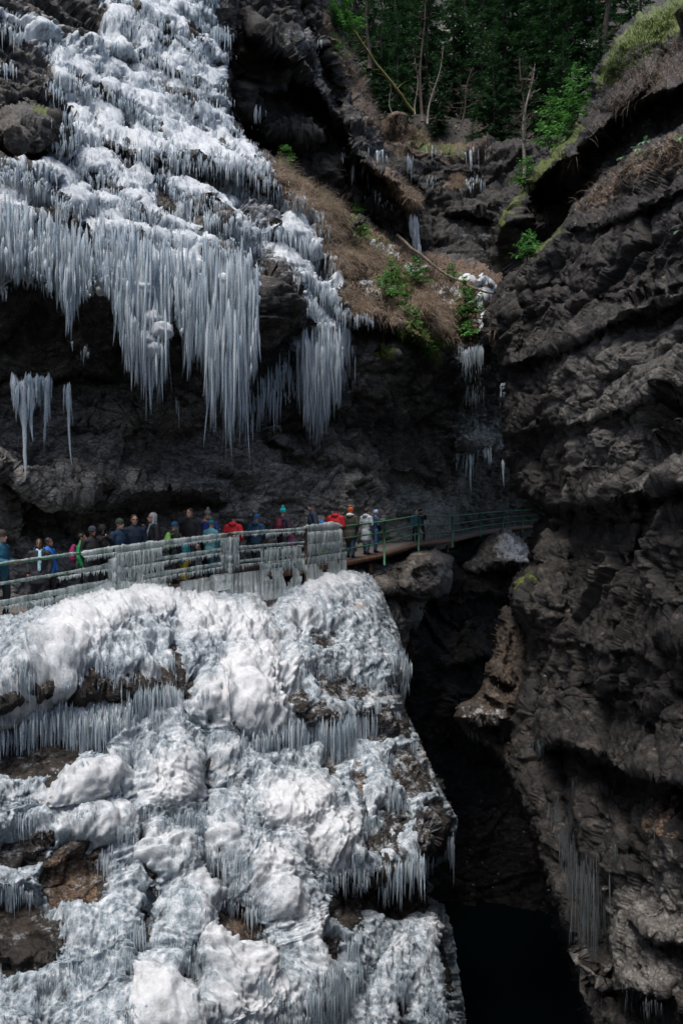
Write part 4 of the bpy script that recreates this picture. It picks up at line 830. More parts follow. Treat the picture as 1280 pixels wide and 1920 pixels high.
# small free-standing ice column on the slope behind
it = [(P(770, 424, 43), .13, .15, .4), (P(775, 436, 43), .18, .2, .4), (P(780, 452, 42.8), .2, .2, .45), (P(785, 470, 42.6), .12, .15, .35)]
e = empty('ice_column', P(778, 478, 42.8), 'short white free-standing ice column at the top edge of the grassy slope', 'ice column')
ic = Icicles(50); ic.curtain([(768, 410), (778, 414), (784, 425)], [(768, 455), (775, 470), (785, 482), (790, 470)], 60, None, rad=.08, vj=8, lj=.6, d=[(768, 42.6), (790, 42.5)], dj=.2, snow=.7)
build_ic(ic, e, 6); o = obj('ice_core', clump_mesh('ice_core', it, M['ice_fall'], 9)); parent_keep(o, e)

# ice on the right-hand spill below the slope (snowy runnel) 
run = [(862, 524), (902, 518), (934, 544), (938, 585), (915, 650), (888, 650), (902, 592), (878, 556)]
cov3 = np.minimum(poly_sd(run, L.X, L.Y) + 12 * nzc, 14 * fbm(np.stack([L.X / 14, L.Y / 14, 0 * L.X + 44], -1), 3, 64) + 9)
rs, _ = ice_sheet(L, cov3, 'frozen_rivulet', M['ice_fall'], None, thick=.05, lump=.22, flute=.10, seed=85, soft=8)
tag(rs, 'white frozen rivulet running down the right end of the grassy slope', 'frozen rivulet')

# right wall icicles
def off_d(b, x, y, k=.4):
    h, n = hit(b, x, y); return h.y - k if h is not None else 16
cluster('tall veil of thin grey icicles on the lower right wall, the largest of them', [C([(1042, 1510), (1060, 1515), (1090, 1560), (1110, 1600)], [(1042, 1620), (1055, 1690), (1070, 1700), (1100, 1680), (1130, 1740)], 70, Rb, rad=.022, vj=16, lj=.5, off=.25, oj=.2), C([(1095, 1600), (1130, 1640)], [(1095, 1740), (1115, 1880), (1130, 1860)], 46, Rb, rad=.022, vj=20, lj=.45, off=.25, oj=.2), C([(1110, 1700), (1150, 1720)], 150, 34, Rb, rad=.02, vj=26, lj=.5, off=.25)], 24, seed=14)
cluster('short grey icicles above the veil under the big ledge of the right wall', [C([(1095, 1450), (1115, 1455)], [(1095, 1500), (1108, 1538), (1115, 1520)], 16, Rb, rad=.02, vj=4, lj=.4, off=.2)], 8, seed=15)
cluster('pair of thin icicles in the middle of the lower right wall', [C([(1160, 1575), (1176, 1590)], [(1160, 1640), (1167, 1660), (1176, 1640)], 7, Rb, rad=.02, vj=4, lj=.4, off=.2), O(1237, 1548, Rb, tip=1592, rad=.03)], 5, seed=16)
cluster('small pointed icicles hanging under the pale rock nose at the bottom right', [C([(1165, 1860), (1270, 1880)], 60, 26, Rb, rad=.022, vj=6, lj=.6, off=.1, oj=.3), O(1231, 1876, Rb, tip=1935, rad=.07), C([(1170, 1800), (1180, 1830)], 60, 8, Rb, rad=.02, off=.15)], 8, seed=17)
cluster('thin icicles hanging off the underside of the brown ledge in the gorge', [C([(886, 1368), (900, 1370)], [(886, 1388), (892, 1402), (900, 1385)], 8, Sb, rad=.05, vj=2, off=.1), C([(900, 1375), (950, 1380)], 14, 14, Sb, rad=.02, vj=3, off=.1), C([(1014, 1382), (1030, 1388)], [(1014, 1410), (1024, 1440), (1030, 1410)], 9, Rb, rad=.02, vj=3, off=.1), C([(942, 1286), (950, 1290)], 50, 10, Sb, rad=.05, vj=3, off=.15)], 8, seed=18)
# ---------------------------------------------------------------- ice mass over the foreground buttress
X, Y = T.X, T.Y
n1 = fbm(np.stack([X / 40, Y / 30, 0 * X + 31], -1), 5, 90, gain=.6); n2 = fbm(np.stack([X / 11, Y / 11, 0 * X + 35], -1), 3, 91); n3 = fbm(np.stack([X / 90, Y / 70, 0 * X + 36], -1), 3, 92)
cvm = np.full(X.shape, -40.0)
def add(poly, v=0): 
    global cvm; cvm = np.maximum(cvm, np.minimum(poly_sd(poly, X, Y), 60) + v)
def cut(poly, v=0):
    global cvm; cvm = np.minimum(cvm, -poly_sd(poly, X, Y) - v)
def ell(x, y, rx, ry, a=0, v=0):
    c, n = math.cos(R_(a)), math.sin(R_(a)); u = ((X - x) * c + (Y - y) * n) / rx; w = (-(X - x) * n + (Y - y) * c) / ry
    return (1 - np.sqrt(u * u + w * w)) * min(rx, ry) + v
add([(-330, 1170), (80, 1140), (280, 1100), (470, 1090), (640, 1060), (700, 1075), (742, 1190), (765, 1262), (750, 1330), (810, 1470), (850, 1540), (840, 1600), (800, 1630), (850, 1780), (870, 1960), (880, 2200), (-330, 2200)])
dark = [(60, 1420, 120, 55, 0), (-60, 1400, 80, 60, 0), (40, 1590, 85, 40, -10), (140, 1640, 75, 80, 20), (30, 1760, 100, 90, 0), (275, 1720, 26, 120, 10), (285, 1640, 14, 40, 0), (265, 1580, 14, 30, 0), (245, 1440, 12, 45, 0), (382, 1480, 12, 90, 0), (392, 1640, 30, 60, -10), (440, 1740, 62, 50, 35), (485, 1810, 14, 50, -15),
        (510, 1135, 16, 14, 0), (600, 1195, 42, 26, 20), (560, 1180, 16, 16, 0), (520, 1240, 14, 20, 0), (640, 1290, 85, 36, 6), (560, 1320, 60, 30, 20), (520, 1400, 60, 22, 0), (620, 1430, 26, 60, 0), (665, 1480, 16, 70, -8), (700, 1370, 60, 40, 0), (760, 1470, 34, 60, -25), (740, 1540, 60, 34, 0), (700, 1580, 50, 36, 0), (800, 1560, 40, 60, 0), (640, 1700, 44, 80, 15), (720, 1680, 90, 60, 0), (760, 1640, 90, 26, 0), (600, 1790, 36, 34, 0),
        (350, 1850, 26, 46, 0), (745, 1900, 20, 60, 0), (820, 1800, 16, 70, -10), (270, 1255, 10, 10, 0), (310, 1250, 12, 40, 0), (350, 1300, 14, 30, 0), (170, 1410, 40, 14, -15), (80, 1905, 12, 40, 0), (5, 1180, 30, 16, 0)]
dk = np.full(X.shape, -99.0)
for q in dark: dk = np.maximum(dk, ell(*q))
cvm = np.minimum(cvm, -(dk + 11 * n1 + 6 * n2) + 9)
cvm = np.minimum(cvm + 0, 20 * n3 + 30 + 12 * n1) 
# where it is thick and snow white
wh = [(270, 1150, 100, 50, -18), (150, 1210, 150, 50, -35), (60, 1300, 110, 40, -30), (370, 1180, 80, 60, 0), (450, 1190, 60, 50, 0), (480, 1290, 100, 85, 0), (400, 1330, 50, 55, 0), (610, 1110, 60, 40, 0), (560, 1170, 50, 40, 0), (260, 1280, 32, 18, 0), (400, 1420, 30, 60, 0), (300, 1480, 70, 60, 0), (160, 1470, 110, 40, -8), (150, 1570, 110, 34, -20), (290, 1600, 50, 60, 10),
      (400, 1500, 24, 34, 20), (408, 1570, 30, 36, 0), (540, 1520, 90, 60, 0), (600, 1580, 90, 60, 0), (500, 1640, 50, 60, 0), (520, 1700, 36, 70, -20), (360, 1690, 30, 90, -30), (430, 1800, 60, 110, -30), (440, 1890, 110, 50, 0), (300, 1900, 60, 50, 0), (560, 1780, 34, 90, -10), (690, 1520, 50, 24, -10), (790, 1760, 50, 40, 0), (720, 1800, 30, 50, 20)]
wf = np.full(X.shape, -99.0)
for q in wh: wf = np.maximum(wf, ell(*q))
wf = wf + 8 * n1 + 4 * n2
thickf = .04 + .20 * sstep(-25, 45, wf)
whf = sstep(-14, 42, wf + 12 * n2) * 1.0 - .16
dirtf = .30 * sstep(.0, .6, n3) + .5 * sstep(14, -22, np.abs(dk + 10)) * .6 + .28 * sstep(540, 760, X) * sstep(1640, 1200, Y)
mass = empty('ice_mass', P(300, 1920, 11), 'lumpy white ice mass coating the foreground rock buttress below the railing', 'ice')
ms, mpos = ice_sheet(T, cvm, 'ice_sheet', M['ice_mound'], None, thick=.07, lump=.17, flute=.022, white=whf, dirt=dirtf, extra=thickf * .8, seed=95, soft=20, sm=9, lf=1.35, zs=.8, grn=.04, wt=(1.35, .42, .16), ls=.62)
parent_keep(ms, mass); Mb = BVHTree.FromPolygons(T.V.tolist(), T.Q.tolist())
IM = Icicles(60)
for top, tp, n_, rd in [([(-30, 1390), (60, 1350), (130, 1325), (200, 1330), (240, 1320)], 95, 190, .045), ([(100, 1350), (230, 1340)], 100, 70, .05), ([(230, 1300), (300, 1290), (340, 1300)], 120, 110, .035), ([(300, 1220), (350, 1230)], 50, 26, .03),
                        ([(410, 1375), (470, 1385), (550, 1385)], 70, 120, .04), ([(540, 1355), (620, 1355), (700, 1350), (735, 1365)], 150, 210, .04), ([(640, 1360), (730, 1370)], [(640, 1400), (680, 1480), (705, 1530), (730, 1480)], 90, .045), ([(720, 1215), (762, 1235)], 75, 60, .05),
                        ([(365, 1520), (440, 1530)], 90, 60, .03), ([(385, 1600), (470, 1610)], 90, 90, .03), ([(640, 1640), (740, 1640)], 60, 40, .04), ([(715, 1625), (800, 1600)], 90, 90, .05), ([(720, 1650), (735, 1655)], [(720, 1700), (724, 1735), (735, 1690)], 10, .06), ([(832, 1575), (843, 1580)], 70, 22, .06),
                        ([(570, 1850), (640, 1790), (690, 1700)], 110, 170, .035), ([(560, 1860), (620, 1850), (670, 1800)], 130, 110, .035), ([(-40, 1800), (60, 1790), (150, 1800), (260, 1790)], 130, 240, .026), ([(200, 1720), (270, 1740)], 120, 60, .026), ([(310, 1660), (380, 1690)], 130, 100, .025),
                        ([(190, 1600), (215, 1600)], 60, 22, .03), ([(480, 1830), (520, 1860)], 80, 40, .025), ([(20, 1450), (100, 1440)], 50, 40, .03), ([(360, 1210), (440, 1215)], 30, 30, .03), ([(560, 1250), (640, 1255)], 36, 40, .04), ([(810, 1700), (820, 1705)], 30, 8, .05), ([(640, 1270), (700, 1270)], 46, 50, .04)]:
    IM.curtain(top, tp, n_, Mb, rad=rd, vj=8, lj=.6, off=.06, oj=.12, snow=.08)
ok = np.argwhere((cvm > 2) & (X > -60) & (X < 820) & (Y > 1200) & (Y < 1930) & (wf < 12)); re_ = np.random.default_rng(12)
for k in re_.choice(len(ok), 230, replace=False):
    i, j = ok[k]; x, y = X[i, j], Y[i, j]; wd = re_.uniform(16, 60); sl_ = re_.uniform(-.4, .4)
    IM.curtain([(x - wd / 2, y - wd / 2 * sl_), (x + wd / 2, y + wd / 2 * sl_)], re_.uniform(20, 75), int(wd * .5), Mb, rad=.032, vj=4, lj=.6, off=.03, oj=.06, snow=.15)
build_ic(IM, mass, 90)
# rounded ice balls riding on the mounds
# ================================================================== WALKWAY, RAILING
PATH = [(-420, 12.2), (-200, 13.6), (0, 15.4), (205, 18), (422, 20.6), (565, 22.8), (632, 25.4), (713, 28), (778, 33), (842, 38.5), (900, 45), (950, 52), (1010, 58)]
RAILY = [(-420, 1108), (-200, 1082), (0, 1057), (205, 1029), (422, 1001), (565, 992), (632, 988), (713, 978), (778, 967), (842, 968), (900, 962), (950, 958), (1010, 955)]
def path_pt(px, up=0.0, back=0.0):
    """world point above the outer edge of the deck; up from the deck, back towards the wall"""
    d = np.interp(px, [q[0] for q in PATH], [q[1] for q in PATH]); ry = np.interp(px, [q[0] for q in RAILY], [q[1] for q in RAILY])
    p = Vector(P(px, ry, d)); p.z += up - 1.1
    d2 = np.interp(px + 12, [q[0] for q in PATH], [q[1] for q in PATH]); q2 = P(px + 12, ry, d2); t = Vector((q2.x - p.x, q2.y - p.y, 0)).normalized()
    nrm = Vector((-t.y, t.x, 0))
    return p + nrm * back
def tube(name, pts, rad, mat, parent=None, sides=10, build=True, wob=0, seed=0, radf=None):
    """a round bar along points"""
    pts = [Vector(p) for p in pts]; n = len(pts); V = []; r = random.Random(seed)
    for i, p in enumerate(pts):
        t = (pts[min(i + 1, n - 1)] - pts[max(i - 1, 0)]).normalized(); a = Vector((0, 0, 1)) if abs(t.z) < .9 else Vector((1, 0, 0))
        u = t.cross(a).normalized(); v = u.cross(t)
        rr = rad if radf is None else radf(i / (n - 1))
        for k in range(sides):
            an = 2 * math.pi * k / sides; w = rr * (1 + wob * r.uniform(-1, 1)); V.append(p + u * math.cos(an) * w + v * math.sin(an) * w)
    Fc = [(i * sides + k, i * sides + (k + 1) % sides, (i + 1) * sides + (k + 1) % sides, (i + 1) * sides + k) for i in range(n - 1) for k in range(sides)]
    for base in (0, (n - 1) * sides):
        c = len(V); V.append(pts[0] if base == 0 else pts[-1])
        Fc += [(base + k, base + (k + 1) % sides, c, c) for k in range(0)]
    if not build: return V, Fc
    tr = []
    c0, c1 = len(V) - 2, len(V) - 1
    for k in range(sides): tr.append((k, (k + 1) % sides, c0)); tr.append(((n - 1) * sides + (k + 1) % sides, (n - 1) * sides + k, c1))
    me = mesh_np(name, np.array([tuple(v) for v in V]), quads=Fc, tris=tr, mats=[mat])
    return obj(name, me, parent)
def box_mesh(name, corners8, mat):
    """eight corners: 0-3 the near face anticlockwise, 4-7 the far face"""
    q = [(0, 1, 2, 3), (7, 6, 5, 4), (0, 4, 5, 1), (1, 5, 6, 2), (2, 6, 7, 3), (3, 7, 4, 0)]
    return mesh_np(name, np.array([tuple(c) for c in corners8]), quads=q, mats=[mat], smooth=False)
def simple(name, base, rough=.6, metal=0, var=.25, scale=8, bumpd=0.0, spec=.4):
    m, nt, b, out = new_mat(name); nz = N(nt, 'ShaderNodeTexNoise', Scale=scale, Detail=6, Roughness=.65); nt.links.new(texco(nt), nz.inputs[0])
    nt.links.new(ramp(nt, nz.outputs[0], [(.3, [x * (1 - var) for x in base]), (.7, [min(1, x * (1 + var)) for x in base])]), b.inputs['Base Color'])
    b.inputs['Roughness'].default_value = rough; b.inputs['Metallic'].default_value = metal; b.inputs['Specular IOR Level'].default_value = spec
    if bumpd: bump(nt, b, nz.outputs[0], bumpd, 1)
    return m
m, nt, b, out = new_mat('green_painted_steel')
nz = N(nt, 'ShaderNodeTexNoise', Scale=9, Detail=8, Roughness=.7); nt.links.new(texco(nt), nz.inputs[0]); n5 = N(nt, 'ShaderNodeTexNoise', Scale=1.6, Detail=4); nt.links.new(texco(nt), n5.inputs[0])
c_ = ramp(nt, nz.outputs[0], [(.35, (.018, .10, .055)), (.6, (.035, .19, .10)), (.75, (.16, .30, .22))])
rs_ = ramp(nt, mth(nt, 'ADD', mth(nt, 'MULTIPLY', nz.outputs[0], .5), mth(nt, 'MULTIPLY', n5.outputs[0], .5)), [(.52, (0, 0, 0)), (.60, (1, 1, 1))])
nt.links.new(mixc(nt, mth(nt, 'MULTIPLY', rs_, .8), c_, (.16, .10, .065)), b.inputs['Base Color']); b.inputs['Roughness'].default_value = .5
M['green'] = m
M['rust'] = simple('rusty_steel', (.13, .065, .035), .8, 0, .6, 6, .01)
M['rust_post'] = simple('brown_rusty_post', (.085, .055, .04), .8, 0, .6, 12, .01)
M['concrete'] = simple('wet_gravelly_path', (.12, .105, .095), .75, 0, .45, 14, .02)
M['wood'] = simple('weathered_plank', (.15, .12, .095), .8, 0, .45, 5, .01)
M['cable'] = simple('dark_cable', (.05, .05, .055), .5)

wk = empty('walkway', path_pt(400, 0, .7), 'narrow gravel walkway on a rusty steel beam curving along the foot of the cliff', 'walkway')
xs = np.concatenate([np.arange(-420, 560, 20), np.arange(560, 1011, 8)])
V, Qd = [], []
for x in xs: V += [tuple(path_pt(x, 0.0, -.05)), tuple(path_pt(x, 0.02, .8)), tuple(path_pt(x, 0.04, 1.7)), tuple(path_pt(x, .06, 3.0)), tuple(path_pt(x, -.22, 3.0)), tuple(path_pt(x, -.08, -.05))]
for i in range(len(xs) - 1):
    for k in range(6): Qd.append((i * 6 + k, i * 6 + (k + 1) % 6, i * 6 + 6 + (k + 1) % 6, i * 6 + 6 + k))
o = obj('deck', mesh_np('deck', V, quads=Qd, mats=[M['concrete']], smooth=False)); parent_keep(o, wk)
V = []
for x in xs: V += [tuple(path_pt(x, -.02, -.12)), tuple(path_pt(x, -.02, -.053)), tuple(path_pt(x, -.17, -.053)), tuple(path_pt(x, -.17, -.12))]
Qd = [(i * 4 + k, i * 4 + (k + 1) % 4, i * 4 + 4 + (k + 1) % 4, i * 4 + 4 + k) for i in range(len(xs) - 1) for k in range(4)]
o = obj('edge_beam', mesh_np('edge_beam', V, quads=Qd, mats=[M['rust']], smooth=False)); parent_keep(o, wk)
# kerb plank behind the icy rail, grey boards
for x0, x1 in ((430, 500), (504, 560)):
    q = [path_pt(x0, .02, .05), path_pt(x1, .02, .05), path_pt(x1, .24, .05), path_pt(x0, .24, .05), path_pt(x0, .02, .09), path_pt(x1, .02, .09), path_pt(x1, .24, .09), path_pt(x0, .24, .09)]
    o = obj('toe_board', box_mesh('toe_board', q, M['wood'])); parent_keep(o, wk)
for x in (695, 770, 838): 
    p = path_pt(x, -.3, .0); o = tube('bracket', [p, p + Vector((0, .1, -.35))], .07, M['rust'], sides=6); parent_keep(o, wk)

rail = empty('railing', path_pt(400, 0, 0), 'green steel railing along the outer edge of the walkway, its left half under ice', 'railing')
def gt(name, pts, rad, mat, sides=8):
    o = tube(name, pts, rad, mat, sides=sides); parent_keep(o, rail); return o
POSTS = [(-190, 0), (0 - 20, 0), (205, 0), (422, 0), (565, 1), (632, 0), (713, 0), (778, 0), (842, 0), (895, 0), (938, 0), (975, 0)]
for x, rusty in POSTS: 
    a_, b_ = path_pt(x, -.42, -.14), path_pt(x, 1.12, -.14); w = .035
    gt('post', [a_, b_], .045, M['rust_post'] if rusty else M['green'], 6)
for upv, rd in ((1.1, .034), (.72, .028), (.36, .028)):
    seg = [path_pt(x, upv, -.10) for x in xs]
    gt('rail', seg, rd, M['green'], 8)
cab = empty('handrail_cable', path_pt(60, 1.1, 1.6), 'thin dark hand cable along the rock wall behind the queue, far left', 'handrail')
o = tube('cable', [path_pt(x, 1.05, 1.65) for x in range(-60, 170, 20)], .014, M['cable'], sides=6); parent_keep(o, cab)
o = tube('cable_post', [path_pt(50, 0, 1.65), path_pt(50, 1.08, 1.65)], .02, M['cable'], sides=6); parent_keep(o, cab)

# ---- ice on the railing: coats round the rails, curtains below, an apron over the deck edge
ri = empty('railing_ice', path_pt(300, 0, -.2), 'clear bluish ice coating the railing and hanging from its rails in short icicles', 'ice')
def coat(name, x0, x1, upv, rfn, seed, step=3, dz=0):
    px = np.arange(x0, x1 + 1, step); pts = [path_pt(x, upv, -.12) for x in px]; n = len(pts); sd = 10; V = np.zeros((n, sd, 3)); r = np.random.default_rng(abs(int(seed)))
    for i, p in enumerate(pts):
        q = np.array(tuple(p)); nn = fbm(np.array([[q[0] * 2.2 + seed, q[1] * 2.2, 0]]), 3, seed)[0]; r0 = .85 * rfn(px[i]) * (1 + .5 * nn); e = min(1, (i + .3) / 3, (n - 1 - i + .3) / 3)
        for k in range(sd):
            an = 2 * math.pi * k / sd; rr = r0 * e * (1 + .12 * r.standard_normal())
            z = math.sin(an) * rr; z = z * (1.7 if z < 0 else .8)
            V[i, k] = q + np.array([0, -math.cos(an) * rr, z + dz])
    idx = np.arange(n * sd).reshape(n, sd); nx = np.roll(idx, -1, 1)
    Qd = np.stack([idx[:-1], idx[1:], nx[1:], nx[:-1]], -1).reshape(-1, 4); mk = np.zeros((n * sd, 3), np.float32); mk[:, 0] = .1
    o = obj(name, mesh_np(name, V.reshape(-1, 3), quads=Qd, mats=[M['rail_ice']], attr=mk)); parent_keep(o, ri); return o
M['rail_ice'] = ice_mat('railing_ice', (.92, .95, .95), (.66, .75, .74), (.25, .33, .32), sc_z=.12, rough=.12, gran=30, transl=.3, clear=.30)
def rf(a, bq): return lambda x: np.interp(x, a, bq)
coat('ice_coat', 142, 425, 1.1, rf([142, 160, 250, 330, 400, 425], [.04, .08, .10, .085, .07, .05]), 1)
coat('ice_coat', 425, 640, 1.12, rf([425, 560, 575, 630, 640], [.045, .04, .07, .09, .05]), 2)
coat('ice_coat', -60, 142, 1.125, rf([-60, 142], [.026, .032]), 3)
coat('ice_coat', -60, 205, .745, rf([-60, 100, 180, 205], [.028, .032, .06, .09]), 4)
coat('ice_coat', 205, 640, .74, rf([205, 300, 420, 560, 640], [.07, .05, .04, .035, .045]), 5)
coat('ice_coat', -60, 205, .38, rf([-60, 80, 205], [.04, .06, .10]), 6); coat('ice_coat', 205, 640, .38, rf([205, 300, 420, 560, 640], [.06, .06, .045, .035, .05]), 7)
coat('ice_coat', 560, 636, 1.16, rf([560, 590, 610, 625, 636], [.06, .14, .17, .14, .08]), 8)
# frozen knots at posts
def knot(px, up0, up1, rad, seed):
    n = 16; pts = [path_pt(px, up0 + (up1 - up0) * i / n, -.16) for i in range(n + 1)]
    V, sd = [], 10; r = np.random.default_rng(abs(int(seed)))
    for i, p in enumerate(pts):
        rr0 = rad * (1 + .35 * r.standard_normal()) * min(1, (i + .5) / 2, (n - i + .5) / 2)
        for k in range(sd):
            an = 2 * math.pi * k / sd; rr = max(.02, rr0 * (1 + .15 * r.standard_normal())); V.append((p.x + math.cos(an) * rr, p.y + math.sin(an) * rr, p.z))
    idx = np.arange((n + 1) * sd).reshape(n + 1, sd); nx = np.roll(idx, -1, 1); Qd = np.stack([idx[:-1], nx[:-1], nx[1:], idx[1:]], -1).reshape(-1, 4); mk = np.zeros((len(V), 3), np.float32); mk[:, 0] = .35
    o = obj('ice_knot', mesh_np('ice_knot', V, quads=Qd, mats=[M['rail_ice']], attr=mk)); parent_keep(o, ri)
knot(205, -.1, .95, .07, 1); knot(422, .0, 1.05, .06, 2); knot(629, .1, 1.05, .05, 4); knot(214, -.1, .8, .05, 5)
def hang(x0, x1, upv, lm, n, rad=.022, seed=0, oj=.08, pw=1.4, snow=.1):
    r = np.random.default_rng(abs(int(seed)))
    for k in range(n):
        x = r.uniform(x0, x1); p = path_pt(x, upv, -.12 - oj * r.random()); Lm = lm * (1 - .8 * r.random() ** .6) if pw else lm
        RI.B.append(p); RI.Ln.append(max(.04, Lm)); RI.Rd.append(rad * r.uniform(.5, 1.3)); RI.Sn.append(snow * r.uniform(0, 2))
RI = Icicles(77)
for x0, x1, u_, l_, n_ in [(150, 210, 1.03, .16, 110), (210, 296, 1.0, .5, 240), (205, 290, 1.0, .8, 60), (300, 425, 1.02, .13, 150), (425, 560, 1.06, .10, 100), (490, 560, 1.05, .18, 60), (565, 632, 1.02, .7, 330), (408, 438, 1.02, .85, 200), (408, 438, .6, .6, 120), (196, 220, .9, .8, 110),
                           (100, 205, .68, .15, 110), (215, 300, .66, .45, 240), (300, 420, .66, .16, 130), (425, 560, .66, .13, 130), (482, 556, .62, .62, 220), (565, 632, .66, .45, 260), (-40, 205, .30, .2, 190), (40, 205, .28, .42, 200),
                           (205, 300, .30, .34, 200), (300, 425, .30, .2, 130), (425, 640, .30, .2, 160), (480, 560, .25, .5, 160), (565, 640, .3, .5, 160)]:
    hang(x0, x1, u_, l_, n_, seed=int(x0 + l_ * 100 + u_ * 7))
build_ic(RI, ri, 50, M['rail_ice'])
# apron: a fluted sheet of ice over the edge of the deck, merging into the mounds
def apron(x0, x1, top, bot, holes_, seed, off=.2):
    px = np.arange(x0, x1, 1.6); nz_ = 34; u = np.linspace(0, 1, nz_); A = np.zeros((nz_, len(px), 3)); 
    for j, x in enumerate(px):
        t0 = np.interp(x, [q[0] for q in top], [q[1] for q in top]); b0 = np.interp(x, [q[0] for q in bot], [q[1] for q in bot])
        p0 = path_pt(x, 0, -off)
        A[:, j, 0] = p0.x; A[:, j, 1] = p0.y; A[:, j, 2] = p0.z + t0 + (b0 - t0) * u
    w = A * np.array([1, 1, .12]); fl = 1 - 2 * np.abs(perlin(w * 9, seed)); fl2 = 1 - 2 * np.abs(perlin(w * 24, seed + 1))
    A[..., 1] -= .05 * fl + .022 * fl2 + .10 * u[:, None] ** 2 + .05 * fbm(A * 2.5, 4, seed)
    keep = fbm(A * np.array([2.2, 2.2, 1.0]), 4, seed + 3) + holes_ + .3 * u[:, None] - .5 * (1 - u[:, None]) * (perlin(A * np.array([14, 14, 1]), 5)) > -.05
    H, W = keep.shape; idx = np.arange(H * W).reshape(H, W); k = keep[:-1, :-1] & keep[1:, 1:] & keep[1:, :-1] & keep[:-1, 1:]
    Qd = np.stack([idx[:-1, :-1][k], idx[1:, :-1][k], idx[1:, 1:][k], idx[:-1, 1:][k]], 1); mk = np.zeros((H * W, 3), np.float32); mk[:, 0] = (.12 + .5 * u[:, None] ** 2 + 0 * px[None, :]).ravel()
    o = obj('ice_apron', mesh_np('ice_apron', A.reshape(-1, 3), quads=Qd, mats=[M['rail_ice']], attr=mk)); parent_keep(o, ri)
apron(-60, 640, [(-60, .05), (100, .15), (200, .42), (300, .12), (420, .08), (560, .1), (640, .05)], [(-60, -.75), (200, -.7), (400, -.75), (560, -.9), (640, -.8)], .36, 5)
apron(190, 430, [(190, .42), (250, .5), (300, .2), (430, .1)], [(190, -.3), (430, -.3)], -.02, 8, .15)
# ================================================================== PEOPLE
def remesh_obj(name, V, Fq, Ft, voxel, mats, smooth_it=0):
    me = mesh_np(name, V, quads=Fq, tris=Ft, mats=mats); o = obj(name, me)
    md = o.modifiers.new('r', 'REMESH'); md.mode = 'VOXEL'; md.voxel_size = voxel; md.use_smooth_shade = True
    if smooth_it: sm = o.modifiers.new('s', 'SMOOTH'); sm.iterations = smooth_it; sm.factor = .5
    dg = bpy.context.evaluated_depsgraph_get(); dg.update(); ev = o.evaluated_get(dg); m2 = bpy.data.meshes.new_from_object(ev)
    o.modifiers.clear(); o.data = m2; bpy.data.meshes.remove(me); m2.name = name
    m2.materials.clear()
    for m in mats: m2.materials.append(m)
    return o
class Sol:
    """collects closed blobs and limbs, fused into one skin by a voxel remesh"""
    def __init__(s): s.V, s.Q, s.T = [], [], []
    def limb(s, pts, rads, sides=12, flat=1.0):
        pts = [Vector(p) for p in pts]; b = len(s.V); n = len(pts)
        P2, R3 = [pts[0] - (pts[1] - pts[0]).normalized() * rads[0] * .7], [rads[0] * .55]
        for i in range(n): P2.append(pts[i]); R3.append(rads[i])
        P2.append(pts[-1] + (pts[-1] - pts[-2]).normalized() * rads[-1] * .7); R3.append(rads[-1] * .55); n = len(P2)
        for i, p in enumerate(P2):
            t = (P2[min(i + 1, n - 1)] - P2[max(i - 1, 0)]).normalized(); a = Vector((1, 0, 0)) if abs(t.x) < .9 else Vector((0, 1, 0))
            v = t.cross(a).normalized(); u = v.cross(t)
            for k in range(sides): an = 2 * math.pi * k / sides; s.V.append(p + u * math.cos(an) * R3[i] + v * math.sin(an) * R3[i] * flat)
        s.Q += [(b + i * sides + k, b + i * sides + (k + 1) % sides, b + (i + 1) * sides + (k + 1) % sides, b + (i + 1) * sides + k) for i in range(n - 1) for k in range(sides)]
        for e, rv in ((b, 0), (b + (n - 1) * sides, 1)):
            c = len(s.V); s.V.append(P2[0] if rv == 0 else P2[-1])
            s.T += [((e + (k + 1) % sides, e + k, c) if rv == 0 else (e + k, e + (k + 1) % sides, c)) for k in range(sides)]
    def ball(s, c, r, nu=16, nv=12, rot=0):
        b = len(s.V); c = Vector(c); cr, sr = math.cos(rot), math.sin(rot)
        for j in range(nv + 1):
            v = math.pi * j / nv
            for i in range(nu):
                u = 2 * math.pi * i / nu; x, y, z = r[0] * math.sin(v) * math.cos(u), r[1] * math.sin(v) * math.sin(u), r[2] * math.cos(v)
                s.V.append(c + Vector((x * cr - y * sr, x * sr + y * cr, z)))
        s.Q += [(b + j * nu + i, b + (j + 1) * nu + i, b + (j + 1) * nu + (i + 1) % nu, b + j * nu + (i + 1) % nu) for j in range(nv) for i in range(nu)]
    def make(s, name, voxel, mats, parent=None, it=2):
        o = remesh_obj(name, np.array([tuple(v) for v in s.V]), s.Q, s.T, voxel, mats, it)
        if parent is not None: o.parent = parent
        return o
    def raw(s, name, mats, parent=None):
        o = obj(name, mesh_np(name, np.array([tuple(v) for v in s.V]), quads=s.Q, tris=s.T or None, mats=mats)); o.parent = parent; return o
_cm = {}
def cloth(rgb, rough=.75, quilt=False):
    k = (tuple(rgb), rough)
    if k not in _cm: _cm[k] = simple('fabric', rgb, rough, 0, .3, 9, .012)
    return _cm[k]
SK = {0: simple('skin', (.52, .30, .22), .5, 0, .08, 12), 1: simple('skin_dark', (.16, .08, .05), .5, 0, .08, 12)}
EYE = simple('eye_dark', (.02, .015, .012), .3); LIP = simple('lips', (.36, .13, .11), .5); GLS = simple('glasses_frame', (.015, .015, .018), .3)

